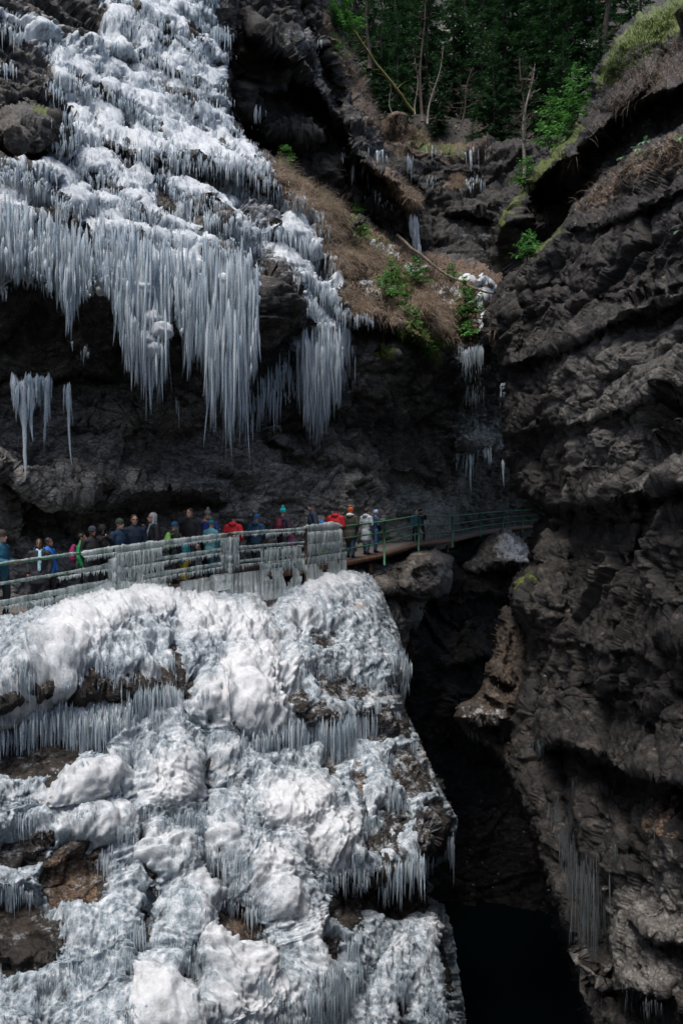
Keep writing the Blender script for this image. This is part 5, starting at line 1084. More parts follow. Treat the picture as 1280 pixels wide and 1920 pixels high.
def person(px, top, back, face, label, jacket, legs=(.02, .022, .03), hat=None, bobble=None, hair=None, hair_long=False, skin=0, hood=False, hoodc=None, coat=0, arms='down', head_turn=0, backpack=None, scarf=None, boots=(.02, .016, .014), glasses=0, phone=False, group='visitors queueing on the walkway', sit=0, beard=False, dz=0.0, hgt=None, fat=1.0, step=.06, gloves=None, lean=0):
    """face: heading in degrees; 0 looks at the camera, 90 to the picture's right, 180 away"""
    g = path_pt(px, 0.03, back); g.z += dz
    scr = path_pt(px, 0.03, back); # keep the wanted screen column
    x_w = (px - 640) / F * g.y
    g.x = x_w
    H = (960 - top) / F * g.y - g.z
    if hgt: g.z += H - hgt if dz == 'fit' else 0; H = hgt if dz == 'fit' else H
    hatx = .03 if hat else 0
    H = H - hatx
    k = H / 1.75; kf = k * fat * 1.07
    e = empty('person', g, label, 'person', group, rz=R_(face))
    child = H < 1.35
    hs = 1.0 if not child else 1.22
    # local frame: looks along -Y, x to its left-hand side in the picture when facing us
    lx = lean
    pel = Vector((0, 0, .93 * k)); che = Vector((0, -lx * .5, 1.28 * k)); nk = Vector((0, .01 - lx, 1.47 * k)); hc = Vector((0, -.02 - lx * 1.3, (1.75 - .125 * hs) * k))
    ht = R_(head_turn)
    def hr(x, y, z):   # head frame
        x, y = x * hs * k, y * hs * k; return hc + Vector((x * math.cos(ht) - y * math.sin(ht), x * math.sin(ht) + y * math.cos(ht), z * hs * k))
    A = {'down': [((.19, .02, 1.40), (.26, .03, 1.13), (.25, -.06, .90)), ((-.19, .02, 1.40), (-.26, .03, 1.13), (-.25, -.06, .90))],
         'bent': [((.19, .02, 1.40), (.27, .05, 1.14), (.10, -.24, 1.12)), ((-.19, .02, 1.40), (-.27, .05, 1.14), (-.10, -.24, 1.12))],
         'phone': [((.19, .02, 1.40), (.26, -.12, 1.20), (.10, -.32, 1.42)), ((-.19, .02, 1.40), (-.26, -.12, 1.20), (-.08, -.32, 1.42))],
         'chin': [((.19, .02, 1.40), (.27, .03, 1.13), (.24, -.08, .92)), ((-.19, .02, 1.40), (-.24, -.16, 1.16), (-.04, -.22, 1.38))],
         'up': [((.19, .02, 1.40), (.30, -.05, 1.45), (.22, -.18, 1.70)), ((-.19, .02, 1.40), (-.27, .03, 1.13), (-.2, -.12, .95))],
         'pocket': [((.19, .02, 1.40), (.29, .06, 1.15), (.19, -.10, .98)), ((-.19, .02, 1.40), (-.29, .06, 1.15), (-.19, -.10, .98))]}[arms]
    arm = [[Vector(q) * k + Vector((0, -lx * .9, 0)) for q in a] for a in A]
    feet = [[Vector((.10, 0, .90)) * k, Vector((.105, -.01 - step, .49)) * k, Vector((.11, .02 - step, .09)) * k], [Vector((-.10, 0, .90)) * k, Vector((-.105, -.01 + step, .49)) * k, Vector((-.11, .03 + step, .09)) * k]]
    # ---- body: one skin
    b = Sol()
    b.limb([pel, che, nk], [.13 * k, .13 * k, .06 * k]); b.limb([nk, hc + Vector((0, .02 * k, -.04 * k))], [.055 * k, .058 * k])
    b.ball(hr(0, .012, .025), (.076 * hs * k, .095 * hs * k, .10 * hs * k), rot=ht); b.ball(hr(0, -.025, -.045), (.058 * hs * k, .066 * hs * k, .075 * hs * k), rot=ht); b.ball(hr(0, -.06, -.095), (.028 * k * hs, .026 * k * hs, .022 * k * hs))
    b.limb([hr(0, -.088, .02), hr(0, -.112, -.022)], [.009 * k * hs, .015 * k * hs], 8)
    b.limb([hr(-.02, -.094, -.062), hr(.02, -.094, -.062)], [.009 * k * hs, .009 * k * hs], 6)
    for sx in (1, -1): b.ball(hr(.079 * sx, .012, -.005), (.012 * k * hs, .022 * k * hs, .032 * k * hs), 8, 8, ht)
    for a in arm:
        b.limb(a, [.045 * k, .036 * k, .026 * k]); f = (a[2] - a[1]).normalized(); side = f.cross(Vector((0, 0, 1)) if abs(f.z) < .9 else Vector((0, -1, 0))).normalized(); dn = side.cross(f)
        b.limb([a[2], a[2] + f * .075 * k], [.024 * k, .036 * k], flat=.6)
    for l_ in feet: b.limb(l_, [.07 * k, .05 * k, .035 * k]); b.limb([l_[2] + Vector((0, .03 * k, -.05 * k)), l_[2] + Vector((0, -.13 * k, -.06 * k))], [.03 * k, .025 * k])
    mats = [SK[skin], EYE, LIP]
    bo = b.make('body', .0125 * max(.7, k), mats, e, 1)
    # five fingers on each hand, curled, joined to the same mesh
    fv = Sol()
    for a in arm:
        f = (a[2] - a[1]).normalized(); side = f.cross(Vector((0, 0, 1)) if abs(f.z) < .9 else Vector((0, -1, 0))).normalized(); dn = f.cross(side).normalized(); w = a[2] + f * .09 * k
        for q, (o_, ln) in enumerate([(-.026, .062), (-.009, .072), (.009, .068), (.026, .054)]):
            s0 = w + side * o_ * k; s1 = s0 + f * ln * .5 * k + dn * .006 * k; s2 = s1 + (f * .6 + dn * .8).normalized() * ln * .5 * k; fv.limb([s0, s1, s2], [.0085 * k, .008 * k, .0065 * k], 6)
        t0 = a[2] + f * .035 * k - side * .032 * k; fv.limb([t0, t0 + (f * .6 - side * .7) * .03 * k, t0 + (f * 1.0 - side * .6 + dn * .4) * .052 * k], [.011 * k, .010 * k, .008 * k], 6)
    me = bo.data; nv0 = len(me.vertices); Vb = np.zeros(nv0 * 3, np.float32); me.vertices.foreach_get('co', Vb); Vb = Vb.reshape(-1, 3)
    nl = len(me.loops); lv = np.zeros(nl, np.int32); me.loops.foreach_get('vertex_index', lv); Qb = lv.reshape(-1, 4) if nl == 4 * len(me.polygons) else None
    fvV = np.array([tuple(v) for v in fv.V], np.float32); fq = np.array(fv.Q) + nv0; ft = np.array(fv.T) + nv0
    Qa = np.concatenate([Qb, fq]); cen = np.concatenate([Vb, fvV])[Qa].mean(1); mi = np.zeros(len(Qa) + len(ft), np.int32)
    for sx in (1, -1):
        ec = np.array(tuple(hr(.031 * sx, -.079, .012))); mi[:len(Qa)][np.linalg.norm((cen - ec) / (np.array([1.25, 1.6, .8]) * .0155 * k * hs), axis=1) < 1] = 1
    lc = np.array(tuple(hr(0, -.10, -.062))); mi[:len(Qa)][np.linalg.norm((cen - lc) / (np.array([2.3, 1.8, .8]) * .012 * k * hs), axis=1) < 1] = 2
    nm = mesh_np('body', np.concatenate([Vb, fvV]), quads=Qa, tris=ft, mats=mats, midx=mi); bo.data = nm
    # ---- jacket
    j = Sol(); cz = .86 - coat
    j.limb([Vector((0, 0, cz)) * k, Vector((0, 0, 1.02)) * k, che + Vector((0, 0, -.02)), Vector((0, -lx * .9, 1.40)) * k + Vector((0, 0, 0))], [.185 * kf, .172 * kf, .19 * kf, .15 * kf], 16, .72)
    j.limb([Vector((-.13 * k, -lx * .9, 1.395 * k)), Vector((.13 * k, -lx * .9, 1.395 * k))], [.08 * kf, .08 * kf]); j.limb([Vector((0, -lx, 1.40 * k)), Vector((0, -lx, 1.49 * k))], [.10 * k, .078 * k])
    for a in arm: j.limb([a[0], a[1], a[2] - (a[2] - a[1]).normalized() * .01 * k], [.082 * kf, .066 * kf, .050 * kf])
    if coat: j.limb([Vector((0, 0, cz - .03)) * k, Vector((0, 0, .9)) * k], [.22 * kf, .19 * kf], 16, .8)
    if hood == 'up': j.ball(hr(0, .02, .02), (.115 * k, .125 * k, .145 * k)); 
    elif hood: j.ball(Vector((0, .09 * k - lx, 1.47 * k)), (.12 * k, .085 * k, .075 * k))
    jo = j.make('jacket', .02 * max(.75, k), [cloth(jacket)], e, 2)
    if hoodc: h = Sol(); h.ball(Vector((0, .095 * k - lx, 1.49 * k)), (.135 * k, .10 * k, .07 * k)); h.limb([Vector((-.10 * k, .0 - lx, 1.5 * k)), Vector((0, .10 * k - lx, 1.52 * k)), Vector((.10 * k, 0 - lx, 1.5 * k))], [.04 * k, .055 * k, .04 * k]); h.make('hood', .018, [cloth(hoodc, .95)], e, 1)
    t = Sol()
    for l_ in feet: t.limb([l_[0] + Vector((0, 0, .04 * k)), l_[1], l_[2] + Vector((0, 0, .02 * k))], [.105 * kf, .075 * kf, .062 * kf])
    t.limb([Vector((-.06, 0, .92)) * k, Vector((.06, 0, .92)) * k], [.115 * kf, .115 * kf]); t.make('trousers', .02 * max(.75, k), [cloth(legs)], e, 2)
    bt = Sol()
    for l_ in feet: q = l_[2]; bt.limb([q + Vector((0, .01 * k, .05 * k)), q + Vector((0, .02 * k, -.03 * k))], [.055 * k, .052 * k]); bt.limb([q + Vector((0, .035 * k, -.045 * k)), q + Vector((0, -.14 * k, -.05 * k))], [.046 * k, .04 * k])
    bt.make('boots', .016 * max(.7, k), [cloth(boots)], e, 1)
    if hair:
        hh = Sol(); hh.ball(hr(0, .026, .035), (.090 * hs * k, .102 * hs * k, .100 * hs * k), rot=ht)
        if hair_long: hh.limb([hr(.062, .02, -.01), hr(.075, .0, -.14)], [.035 * k, .034 * k]); hh.limb([hr(-.062, .02, -.01), hr(-.075, .0, -.14)], [.035 * k, .034 * k]); hh.ball(hr(0, .07, -.07), (.08 * k, .04 * k, .10 * k), rot=ht)
        # cut the face free
        o = hh.make('hair', .013 * max(.7, k), [cloth(hair, .6)], e, 1); cut_front(o, hr, ht, hc, k * hs, .012 if not hair_long else -.02)
    if hat:
        h = Sol(); h.ball(hr(0, .012, .055), (.095 * hs * k, .112 * hs * k, .10 * hs * k), rot=ht); o = h.make('hat', .014 * max(.7, k), [cloth(hat, .9)], e, 1); cut_low(o, hr(0, 0, .012).z)
        band = Sol(); band.limb([hr(.09 * math.cos(a_), .012 + .108 * math.sin(a_), .028) for a_ in np.linspace(0, 2 * math.pi, 15)], [.014 * k * hs] * 15, 8); band.raw('hat_band', [cloth([c * .85 for c in hat], .9)], o)
        if bobble: bb = Sol(); bb.ball(hr(0, .02, .175), (.045 * k, .045 * k, .042 * k)); bb.raw('bobble', [cloth(bobble, .95)], o)
    if glasses:
        gl = Sol()
        for sx in (1, -1):
            ctr = (.031 * sx, -.098, .012)
            if glasses == 2: gl.ball(hr(*ctr), (.025 * k, .008 * k, .017 * k), rot=ht)
            else: gl.limb([hr(ctr[0] + .022 * math.cos(a_), ctr[1], ctr[2] + .017 * math.sin(a_)) for a_ in np.linspace(0, 2 * math.pi, 11)], [.003 * k] * 11, 5)
            gl.limb([hr(.055 * sx, -.095, .016), hr(.080 * sx, .0, .012)], [.004 * k, .004 * k], 5)
        gl.limb([hr(-.01, -.101, .015), hr(.01, -.101, .015)], [.004 * k, .004 * k], 5); gl.raw('glasses', [GLS], e)
    if scarf: s_ = Sol(); s_.limb([nk + Vector((.075 * math.cos(a_), .07 * math.sin(a_), .0)) * k for a_ in np.linspace(0, 2 * math.pi, 13)], [.038 * k] * 13); s_.limb([nk + Vector((.03, -.09, -.02)) * k, nk + Vector((.04, -.16, -.2)) * k, nk + Vector((.03, -.16, -.5)) * k], [.04 * k, .05 * k, .045 * k], flat=.5); s_.make('scarf', .014, [scarf if not isinstance(scarf, tuple) else cloth(scarf, .95)], e, 1)
    if backpack:
        bp = Sol(); c0 = Vector((0, .19 * k - lx, 1.22 * k)); bp.limb([c0 + Vector((0, .02, -.17 * k)), c0 + Vector((0, .03, .02 * k)), c0 + Vector((0, 0, .18 * k))], [.12 * k, .135 * k, .09 * k], 14, .8); bp.ball(c0 + Vector((0, .09 * k, -.08 * k)), (.09 * k, .05 * k, .09 * k))
        o = bp.make('backpack', .018, [cloth(backpack)], e, 2)
        for sx in (1, -1): s2 = Sol(); s2.limb([c0 + Vector((.09 * sx, -.03, .17)) * k, Vector((.11 * sx, -.05 - lx / k, 1.47)) * k, Vector((.12 * sx, -.16 - lx / k, 1.34)) * k, Vector((.13 * sx, -.13, 1.12)) * k, c0 + Vector((.12 * sx, -.04, -.15)) * k], [.02 * k] * 5, 8); s2.raw('strap', [cloth([c * .35 for c in backpack])], o)
    if phone:
        a = arm[0] if arms == 'up' else None; ctr = (arm[0][2] + (arm[0][2] - arm[0][1]).normalized() * .12 * k) if a else (arm[0][2] + arm[1][2]) / 2 + Vector((0, -.08, .05)) * k
        ph = box_mesh('phone', [ctr + Vector(q) * k for q in [(-.04, -.006, -.075), (.04, -.006, -.075), (.04, -.006, .075), (-.04, -.006, .075), (-.04, .006, -.075), (.04, .006, -.075), (.04, .006, .075), (-.04, .006, .075)]], GLS)
        o = obj('phone', ph); o.location = g; o.rotation_euler = (0, 0, R_(face)); tag(o, 'small black phone raised by the visitor in ' + phone, 'phone')
    return e
def cut_faces(o, fn):
    me = o.data; n = len(me.vertices); V = np.zeros(n * 3, np.float32); me.vertices.foreach_get('co', V); V = V.reshape(-1, 3); lv = np.zeros(len(me.loops), np.int32); me.loops.foreach_get('vertex_index', lv)
    Qd = lv.reshape(-1, 4); Qd = Qd[fn(V[Qd].mean(1))]; used = np.unique(Qd); rm = np.zeros(n, np.int64); rm[used] = np.arange(len(used)); o.data = mesh_np(me.name, V[used], quads=rm[Qd], mats=list(me.materials))
def cut_low(o, z): cut_faces(o, lambda c: c[:, 2] > z)
def cut_front(o, hr, ht, hc, s, z):
    fy = np.array([math.sin(ht), -math.cos(ht)]); c0 = np.array(tuple(hc))
    def fn(c):
        v = c - c0; fr = v[:, 0] * fy[0] + v[:, 1] * fy[1]
        return ~((fr > .03 * s) & (v[:, 2] < (.055 * s - .0)))
    cut_faces(o, fn)

NAVY = (.012, .022, .045); BLK = (.012, .012, .014); TEAL = (.10, .28, .34); BLUE = (.02, .10, .32)
pat = simple('patterned_scarf', (.32, .50, .75), .9, 0, .8, 30); pat2 = simple('grey_patterned_scarf', (.20, .26, .32), .9, 0, .8, 34)
person(2, 992, .8, 80, 'visitor cut off by the left photo edge in teal jacket and dark hat', (.01, .08, .14), hat=(.03, .025, .022), arms='bent', gloves=True)
person(74, 1010, .55, 10, 'woman in a black coat, light blue patterned scarf and bright blue hood', (.014, .015, .022), hair=(.012, .01, .01), hair_long=True, skin=1, scarf=pat, arms='down', hoodc=(.03, .22, .62), head_turn=10, coat=.18)
person(91, 1008, 1.1, 75, 'visitor with dark hair in a bright blue jacket behind the woman with the patterned scarf', (.01, .14, .50), hair=(.015, .012, .01), skin=1)
person(153, 1000, 1.2, 100, 'visitor in green and pink mostly hidden behind the dark grey beanie', (.02, .24, .08), hair=(.02, .014, .01), backpack=(.28, .02, .11))
person(192, 985, .95, 30, 'visitor in black hooded coat holding a phone beside the dark grey beanie', BLK, hood='up', hair=(.02, .015, .012), skin=1, arms='phone', phone='the black hood')
person(173, 985, .5, 50, 'visitor in a dark grey beanie and black jacket looking to the right', (.013, .013, .015), hat=(.035, .045, .06), skin=1, arms='bent')
person(224, 971, .6, 62, 'man in an olive green beanie and glasses with a dark blue jacket', (.012, .035, .07), hat=(.04, .055, .04), glasses=1, beard=True)
person(252, 965, .8, 25, 'short-haired man in dark sunglasses and a navy jacket facing the camera', NAVY, hair=(.05, .035, .028), glasses=2)
person(287, 961, .75, -60, 'woman with long grey hair and glasses in a black jacket and patterned scarf facing left', BLK, hair=(.42, .42, .42), hair_long=True, glasses=1, scarf=pat2, arms='chin')
person(327, 977, .45, 130, 'visitor in a blue beanie and black jacket carrying a bright lime green backpack', (.014, .016, .018), hat=(.02, .10, .20), backpack=(.22, .46, .09), skin=0)
person(356, 953, .95, -20, 'tall man with short brown hair in a black jacket looking back to the left', BLK, hair=(.06, .035, .022))
person(390, 955, 1.0, -5, 'woman with blond hair under a grey bobble hat and a royal blue jacket', (.015, .04, .22), hat=(.16, .15, .15), bobble=(.2, .19, .19), hair=(.45, .26, .11), hair_long=True, arms='phone')
person(396, 974, .4, 150, 'visitor in a teal bobble hat and pale teal winter jacket seen from behind', (.10, .28, .32), legs=(.03, .10, .16), hat=(.02, .15, .18), bobble=(.02, .13, .16), coat=.1, fat=1.12)
person(345, 1008, .22, 160, 'small child in a purple and blue helmet with teal jacket and yellow trousers', (.02, .22, .26), legs=(.55, .36, .03), hat=(.10, .08, .42), bobble=(.4, .04, .2), dz=0, fat=1.15)
person(438, 963, .5, 165, 'visitor in a bright red jacket and black beanie with black trousers at the railing', (.50, .015, .025), hat=(.012, .012, .014), fat=1.08, hood=True, arms='pocket')
person(481, 963, .6, 160, 'visitor in dark blue jacket and beanie between the red jacket and turquoise hat', (.012, .05, .10), hat=(.015, .12, .28), hood=True, fat=1.1, arms='pocket')
person(530, 951, .8, 150, 'woman in a turquoise bobble hat and dark purple jacket with a maroon backpack', (.03, .015, .035), hat=(.01, .38, .40), bobble=(.01, .36, .38), backpack=(.10, .008, .02), arms='pocket')
person(546, 1001, .3, 170, 'small child in pink and dark purple snow clothes behind the iced rail', (.08, .012, .08), legs=(.48, .08, .26), hat=(.42, .03, .08), fat=1.15)
person(586, 940, 1.0, -80, 'tall man in a dark beanie and navy jacket facing left above the queue', NAVY, hat=(.02, .03, .038), fat=1.08, arms='pocket', beard=True)
person(603, 975, .5, 170, 'child in a bright blue hat behind the ice lump on the rail', (.05, .02, .03), legs=(.25, .36, .02), hat=(.02, .12, .42), fat=1.1)
person(629, 949, .75, 165, 'visitor in a loose red hooded jacket and black hat with blue jeans', (.42, .012, .018), legs=(.06, .14, .24), hat=(.012, .012, .014), hood=True, fat=1.25, arms='bent')
person(657, 950, .6, 160, 'visitor in an orange bobble hat and olive coat with a fluffy white hood', (.045, .042, .032), legs=(.04, .07, .12), hat=(.52, .09, .02), bobble=(.5, .1, .03), hoodc=(.62, .57, .50), fat=1.15, coat=.12, arms='pocket')
person(687, 953, .55, 140, 'dark-haired visitor in a long pale grey hooded coat at the railing', (.34, .37, .40), legs=(.05, .09, .15), hair=(.03, .02, .014), hood=True, coat=.28, fat=1.05, arms='bent')
person(704, 955, .9, 120, 'visitor in a light blue beanie and navy jacket raising an arm to take a picture', (.012, .03, .07), legs=(.02, .07, .16), hat=(.22, .32, .50), arms='up', phone='the light blue beanie')
person(788, 953, .7, 30, 'lone visitor in a dark cap and navy clothes with brown boots far along the walkway', (.012, .022, .045), legs=(.013, .015, .022), hat=(.02, .025, .04), boots=(.20, .08, .025), arms='phone', step=.18)
person(779, 955, 1.2, 20, 'visitor half hidden behind the lone dark figure far along the walkway', (.03, .10, .14), hair=(.06, .035, .02))
# ================================================================== VEGETATION
def leaf_mat(name, dark, mid, light, transl=.25):
    m, nt, b, out = new_mat(name); n1 = N(nt, 'ShaderNodeTexNoise', Scale=2.2, Detail=5, Roughness=.7); nt.links.new(texco(nt), n1.inputs[0])
    c = ramp(nt, n1.outputs[0], [(.32, dark), (.5, mid), (.7, light)]); nt.links.new(c, b.inputs['Base Color']); b.inputs['Roughness'].default_value = .65; b.inputs['Specular IOR Level'].default_value = .25
    tr = N(nt, 'ShaderNodeBsdfTranslucent'); nt.links.new(c, tr.inputs[0]); mx = N(nt, 'ShaderNodeMixShader'); mx.inputs[0].default_value = transl
    nt.links.new(b.outputs[0], mx.inputs[1]); nt.links.new(tr.outputs[0], mx.inputs[2]); nt.links.new(mx.outputs[0], out.inputs[0]); return m
M['needle'] = leaf_mat('spruce_needles', (.008, .022, .009), (.022, .060, .022), (.05, .125, .04))
M['needle_lit'] = leaf_mat('young_spruce_needles', (.03, .09, .02), (.08, .23, .05), (.17, .38, .09))
M['bark'] = simple('dark_bark', (.030, .024, .020), .9, 0, .5, 7, .02)
M['bark_pale'] = simple('pale_birch_bark', (.20, .175, .15), .85, 0, .6, 9, .01)
M['bark_moss'] = simple('mossy_log_bark', (.20, .18, .06), .9, 0, .6, 8, .02)
M['twig'] = simple('bare_twigs', (.075, .055, .042), .9, 0, .4, 8)
M['grass'] = leaf_mat('dry_hanging_grass', (.10, .072, .05), (.25, .19, .14), (.50, .41, .32), .3)
M['grass_green'] = leaf_mat('green_moss_grass', (.03, .05, .01), (.07, .12, .02), (.16, .22, .05), .3)
M['leaf'] = leaf_mat('fallen_leaves', (.06, .035, .02), (.16, .10, .06), (.32, .22, .14), .1)
M['root'] = simple('dry_roots', (.17, .13, .10), .9, 0, .4, 9)

def spruce_mesh(h, r0, n_wh, seed, droop=.35, tw=1.0, sparse=1.0, low=.08):
    """foliage of one spruce: whorls of drooping branches carrying flat needle sprays"""
    r = np.random.default_rng(seed); V, T_ = [], []; br = []
    for w in range(n_wh):
        f = low + (1 - low) * (w + r.random()) / n_wh; z = f * h; L_ = r0 * (1 - f) ** .8 * r.uniform(.65, 1.15) + .08
        for q in range(r.integers(3, 6)):
            if r.random() > sparse: continue
            a = r.uniform(0, 6.283); br.append((a, z, L_ * r.uniform(.6, 1.1), f))
    for a, z, L_, f in br:
        n = max(4, int(L_ / .16 * tw)); t = np.linspace(.12, 1, n)
        px = np.cos(a) * L_ * t; py = np.sin(a) * L_ * t; pz = z + L_ * (.12 * t * (1 - f) - droop * t ** 1.5 * (1.2 - f)) + L_ * .12 * t ** 3 + L_ * .5 * f * t
        for k in range(n):
            for sd in (-1, 1, 0):
                ang = a + sd * r.uniform(.6, 1.1) + r.normal() * .15; l_ = (.12 + .32 * (1 - abs(t[k] - .45))) * min(1.3, .25 + L_ * .5) * r.uniform(.7, 1.3)
                if sd == 0: l_ *= .8
                d = np.array([math.cos(ang), math.sin(ang), -.35 + r.normal() * .25]); d /= np.linalg.norm(d); s = np.array([-math.sin(ang), math.cos(ang), r.normal() * .5]) * l_ * r.uniform(.10, .2)
                p = np.array([px[k], py[k], pz[k]]); b = len(V); V += [p, p + d * l_ * .45 + s, p + d * l_, p + d * l_ * .45 - s]; T_ += [(b, b + 1, b + 2), (b, b + 2, b + 3)]
    return np.array(V), np.array(T_)
def trunk_pts(h, seed, lean=.02): r = random.Random(seed); lx, ly = r.uniform(-lean, lean), r.uniform(-lean, lean); return [Vector((lx * h * t * t, ly * h * t * t, h * t)) for t in [i / 10 for i in range(11)]]
def mk_spruce(kind, h, r0, n_wh, seed, mat, **k):
    V, T_ = spruce_mesh(h, r0, n_wh, seed, **k); fm = mesh_np('crown', V, tris=T_, mats=[mat], smooth=False)
    r = random.Random(seed); tb = tube('trunk', trunk_pts(h, seed, .0), .1, M['bark'], sides=8, radf=lambda t: (h * .011) * (1 - .9 * t) + .01)
    return fm, tb
protos = []
for s_, (h, r0, nw, sp) in enumerate([(20, 4.4, 58, 1), (17, 4.2, 50, 1), (22, 4.6, 60, .9)]):
    protos.append((h,) + mk_spruce('spruce', h, r0, nw, 200 + s_, M['needle'], sparse=sp, droop=.5))
def drop(b, x, y, z0=80):
    h = b.ray_cast(Vector((x, y, z0)), Vector((0, 0, -1)), 200); return h[0].z if h[0] is not None else 0
SP = [(640, 64, .75, 'slim dark spruce at the left end of the forest'), (700, 70, 1.0, 'dark spruce behind the leaning mossy trunk'), (745, 62, .5, 'low spruce beside the foot of the leaning trunk'), (790, 80, 1.1, 'tall shadowed spruce left of the pale rock patch'), (905, 74, 1.05, 'broad green spruce right of the pale rock patch'),
      (945, 66, .95, 'big green spruce above the white ice streaks'), (990, 72, 1.15, 'tall spruce left of the thin pale birch'), (1030, 64, .9, 'bushy spruce behind the thin pale birch'), (1065, 70, 1.1, 'dark spruce left of the bright sky gap'), (1125, 68, 1.0, 'spruce behind the moss-covered rock'), (1160, 60, .9, 'spruce rising above the moss-covered rock'), (870, 92, 1.0, 'distant spruce high on the slope in the centre'),
      (1010, 94, 1.1, 'distant spruce at the top right of the slope'), (740, 92, 1.0, 'distant spruce at the top left of the slope'), (1200, 62, .9, 'spruce at the top right corner behind the mossy ridge'), (600, 74, 1.0, 'spruce at the far left above the dark crag'), (960, 84, 1.2, 'large shadowy spruce deep in the middle of the forest'), (665, 100, 1.1, 'distant spruce high above the dark crag'), (925, 62, .6, 'half-grown spruce in front of the big green one'), (1090, 100, 1.2, 'far spruce at the top between the two sunlit gaps'), (1055, 61, .55, 'half-grown spruce right of the birch top'), (765, 104, 1.2, 'farthest spruce at the top centre left'), (900, 106, 1.2, 'farthest spruce at the top centre'), (715, 64, .45, 'half-grown spruce under the leaning trunk'), (980, 62, .5, 'half-grown spruce directly behind the birch'), (690, 62, .4, 'short spruce at the left of the rim beside the dark crag'), (800, 66, .7, 'medium spruce in front of the pale rock patch'), (850, 70, .8, 'medium spruce right in the middle of the rim'), (740, 76, 1.05, 'tall spruce between the leaning trunk and the pale patch'), (1045, 78, 1.15, 'tall dark spruce behind the birch crown, right side'), (820, 63, .35, 'small spruce on the rim of the far wall'), (885, 61, .3, 'smallest spruce on the rim of the far wall')]
for i, (px, d, sc_, lab) in enumerate(SP):
    h, fm, tb = protos[i % 3]; x = (px - 640) / F * d; z = drop(Hb, x, d) - .4
    e = empty('spruce_tree', (x, d, z), lab, 'spruce tree', 'spruces in the forest above the gorge', rz=i * 1.7); e.scale = (sc_, sc_, sc_)
    a = obj('crown', fm, e)
    if i < 3: tb.parent = e; tb.matrix_parent_inverse.identity(); t_ = tb
    else: t_ = tb.copy(); COL.objects.link(t_); t_.parent = e
# young spruces, brighter green, on rocks and slope
def young(px, py, b, hpx, lab, seed, wide=.42, mat='needle_lit', d=None, sink=.1, dens=1.0):
    if d is None: h_, n_ = hit(b, px, py); 
    else: h_ = P(px, py, d)
    if h_ is None: return
    h_ = Vector(h_) + Vector((0, -.15, 0)); h = hpx * 1.15 / F * h_.y
    V, T_ = spruce_mesh(h, h * wide, max(8, int(13 * dens * (h ** .5))), seed, droop=.1, tw=2.2 / max(.6, h ** .5), low=.02)
    e = empty('young_spruce', h_ - Vector((0, 0, sink)), lab, 'young spruce', 'young green spruces around the gorge rim'); obj('crown', mesh_np('crown', V, tris=T_, mats=[M[mat]], smooth=False), e)
    tb = tube('trunk', trunk_pts(h, seed, 0), .05, M['bark'], sides=6, radf=lambda t: h * .014 * (1 - t) + .006); tb.parent = e
young(582, 338, Lb, 74, 'bright green young spruce on the dry grass beside the waterfall, the taller of two', 1, .40); young(536, 318, Lb, 42, 'smaller green young spruce right at the edge of the waterfall', 2, .5)
young(733, 548, Lb, 55, 'bright green spruce bush in the middle of the grassy slope', 3, .5); young(722, 555, Lb, 35, 'low spruce bush at the left foot of the bright one on the slope', 4, .8); young(778, 530, Lb, 45, 'spruce bush right of the brightest one in mid slope', 5, .6)
young(870, 585, Lb, 60, 'darker green feathery spruce on the right part of the slope', 6, .5); young(860, 630, Lb, 50, 'feathery green bush low on the right part of the slope', 7, .6); young(676, 440, Lb, 30, 'tiny green bush beside the rock at the top of the slope', 8, .6); young(670, 402, Lb, 22, 'tiny green bush on top of the slope rock', 9, .6)
young(758, 585, Lb, 32, 'small green bush just below the middle of the slope', 10, .6); young(776, 615, Lb, 36, 'small spruce on the mossy rock at the foot of the slope', 11, .5); young(790, 655, Lb, 34, 'green tuft of spruce hanging below the mossy rock', 12, .7); young(845, 525, Lb, 30, 'small dim bush near the fallen trunk', 13, .6)
young(986, 486, R2b, 48, 'bright green bush in the dark corner beside the right wall', 14, .8, d=26.5); young(1080, 262, R2b, 130, 'large sunlit green spruce leaning over the dark hollow on the right ridge', 15, .42, d=31); young(1030, 270, R2b, 90, 'green spruce on the ridge left of the large sunlit one', 16, .45, d=33); young(985, 345, R2b, 45, 'small green bush at the foot of the thin birch', 17, .7, d=33)
young(640, 60, Bb, 70, 'green bush at the top left rim of the dark crag', 18, .6, d=46); young(625, 110, Bb, 40, 'small green bush on the edge of the dark crag', 19, .7, d=45)
young(1120, 150, R2b, 90, 'dim green spruce behind the mossy boulder ridge', 20, .4, mat='needle', d=34)

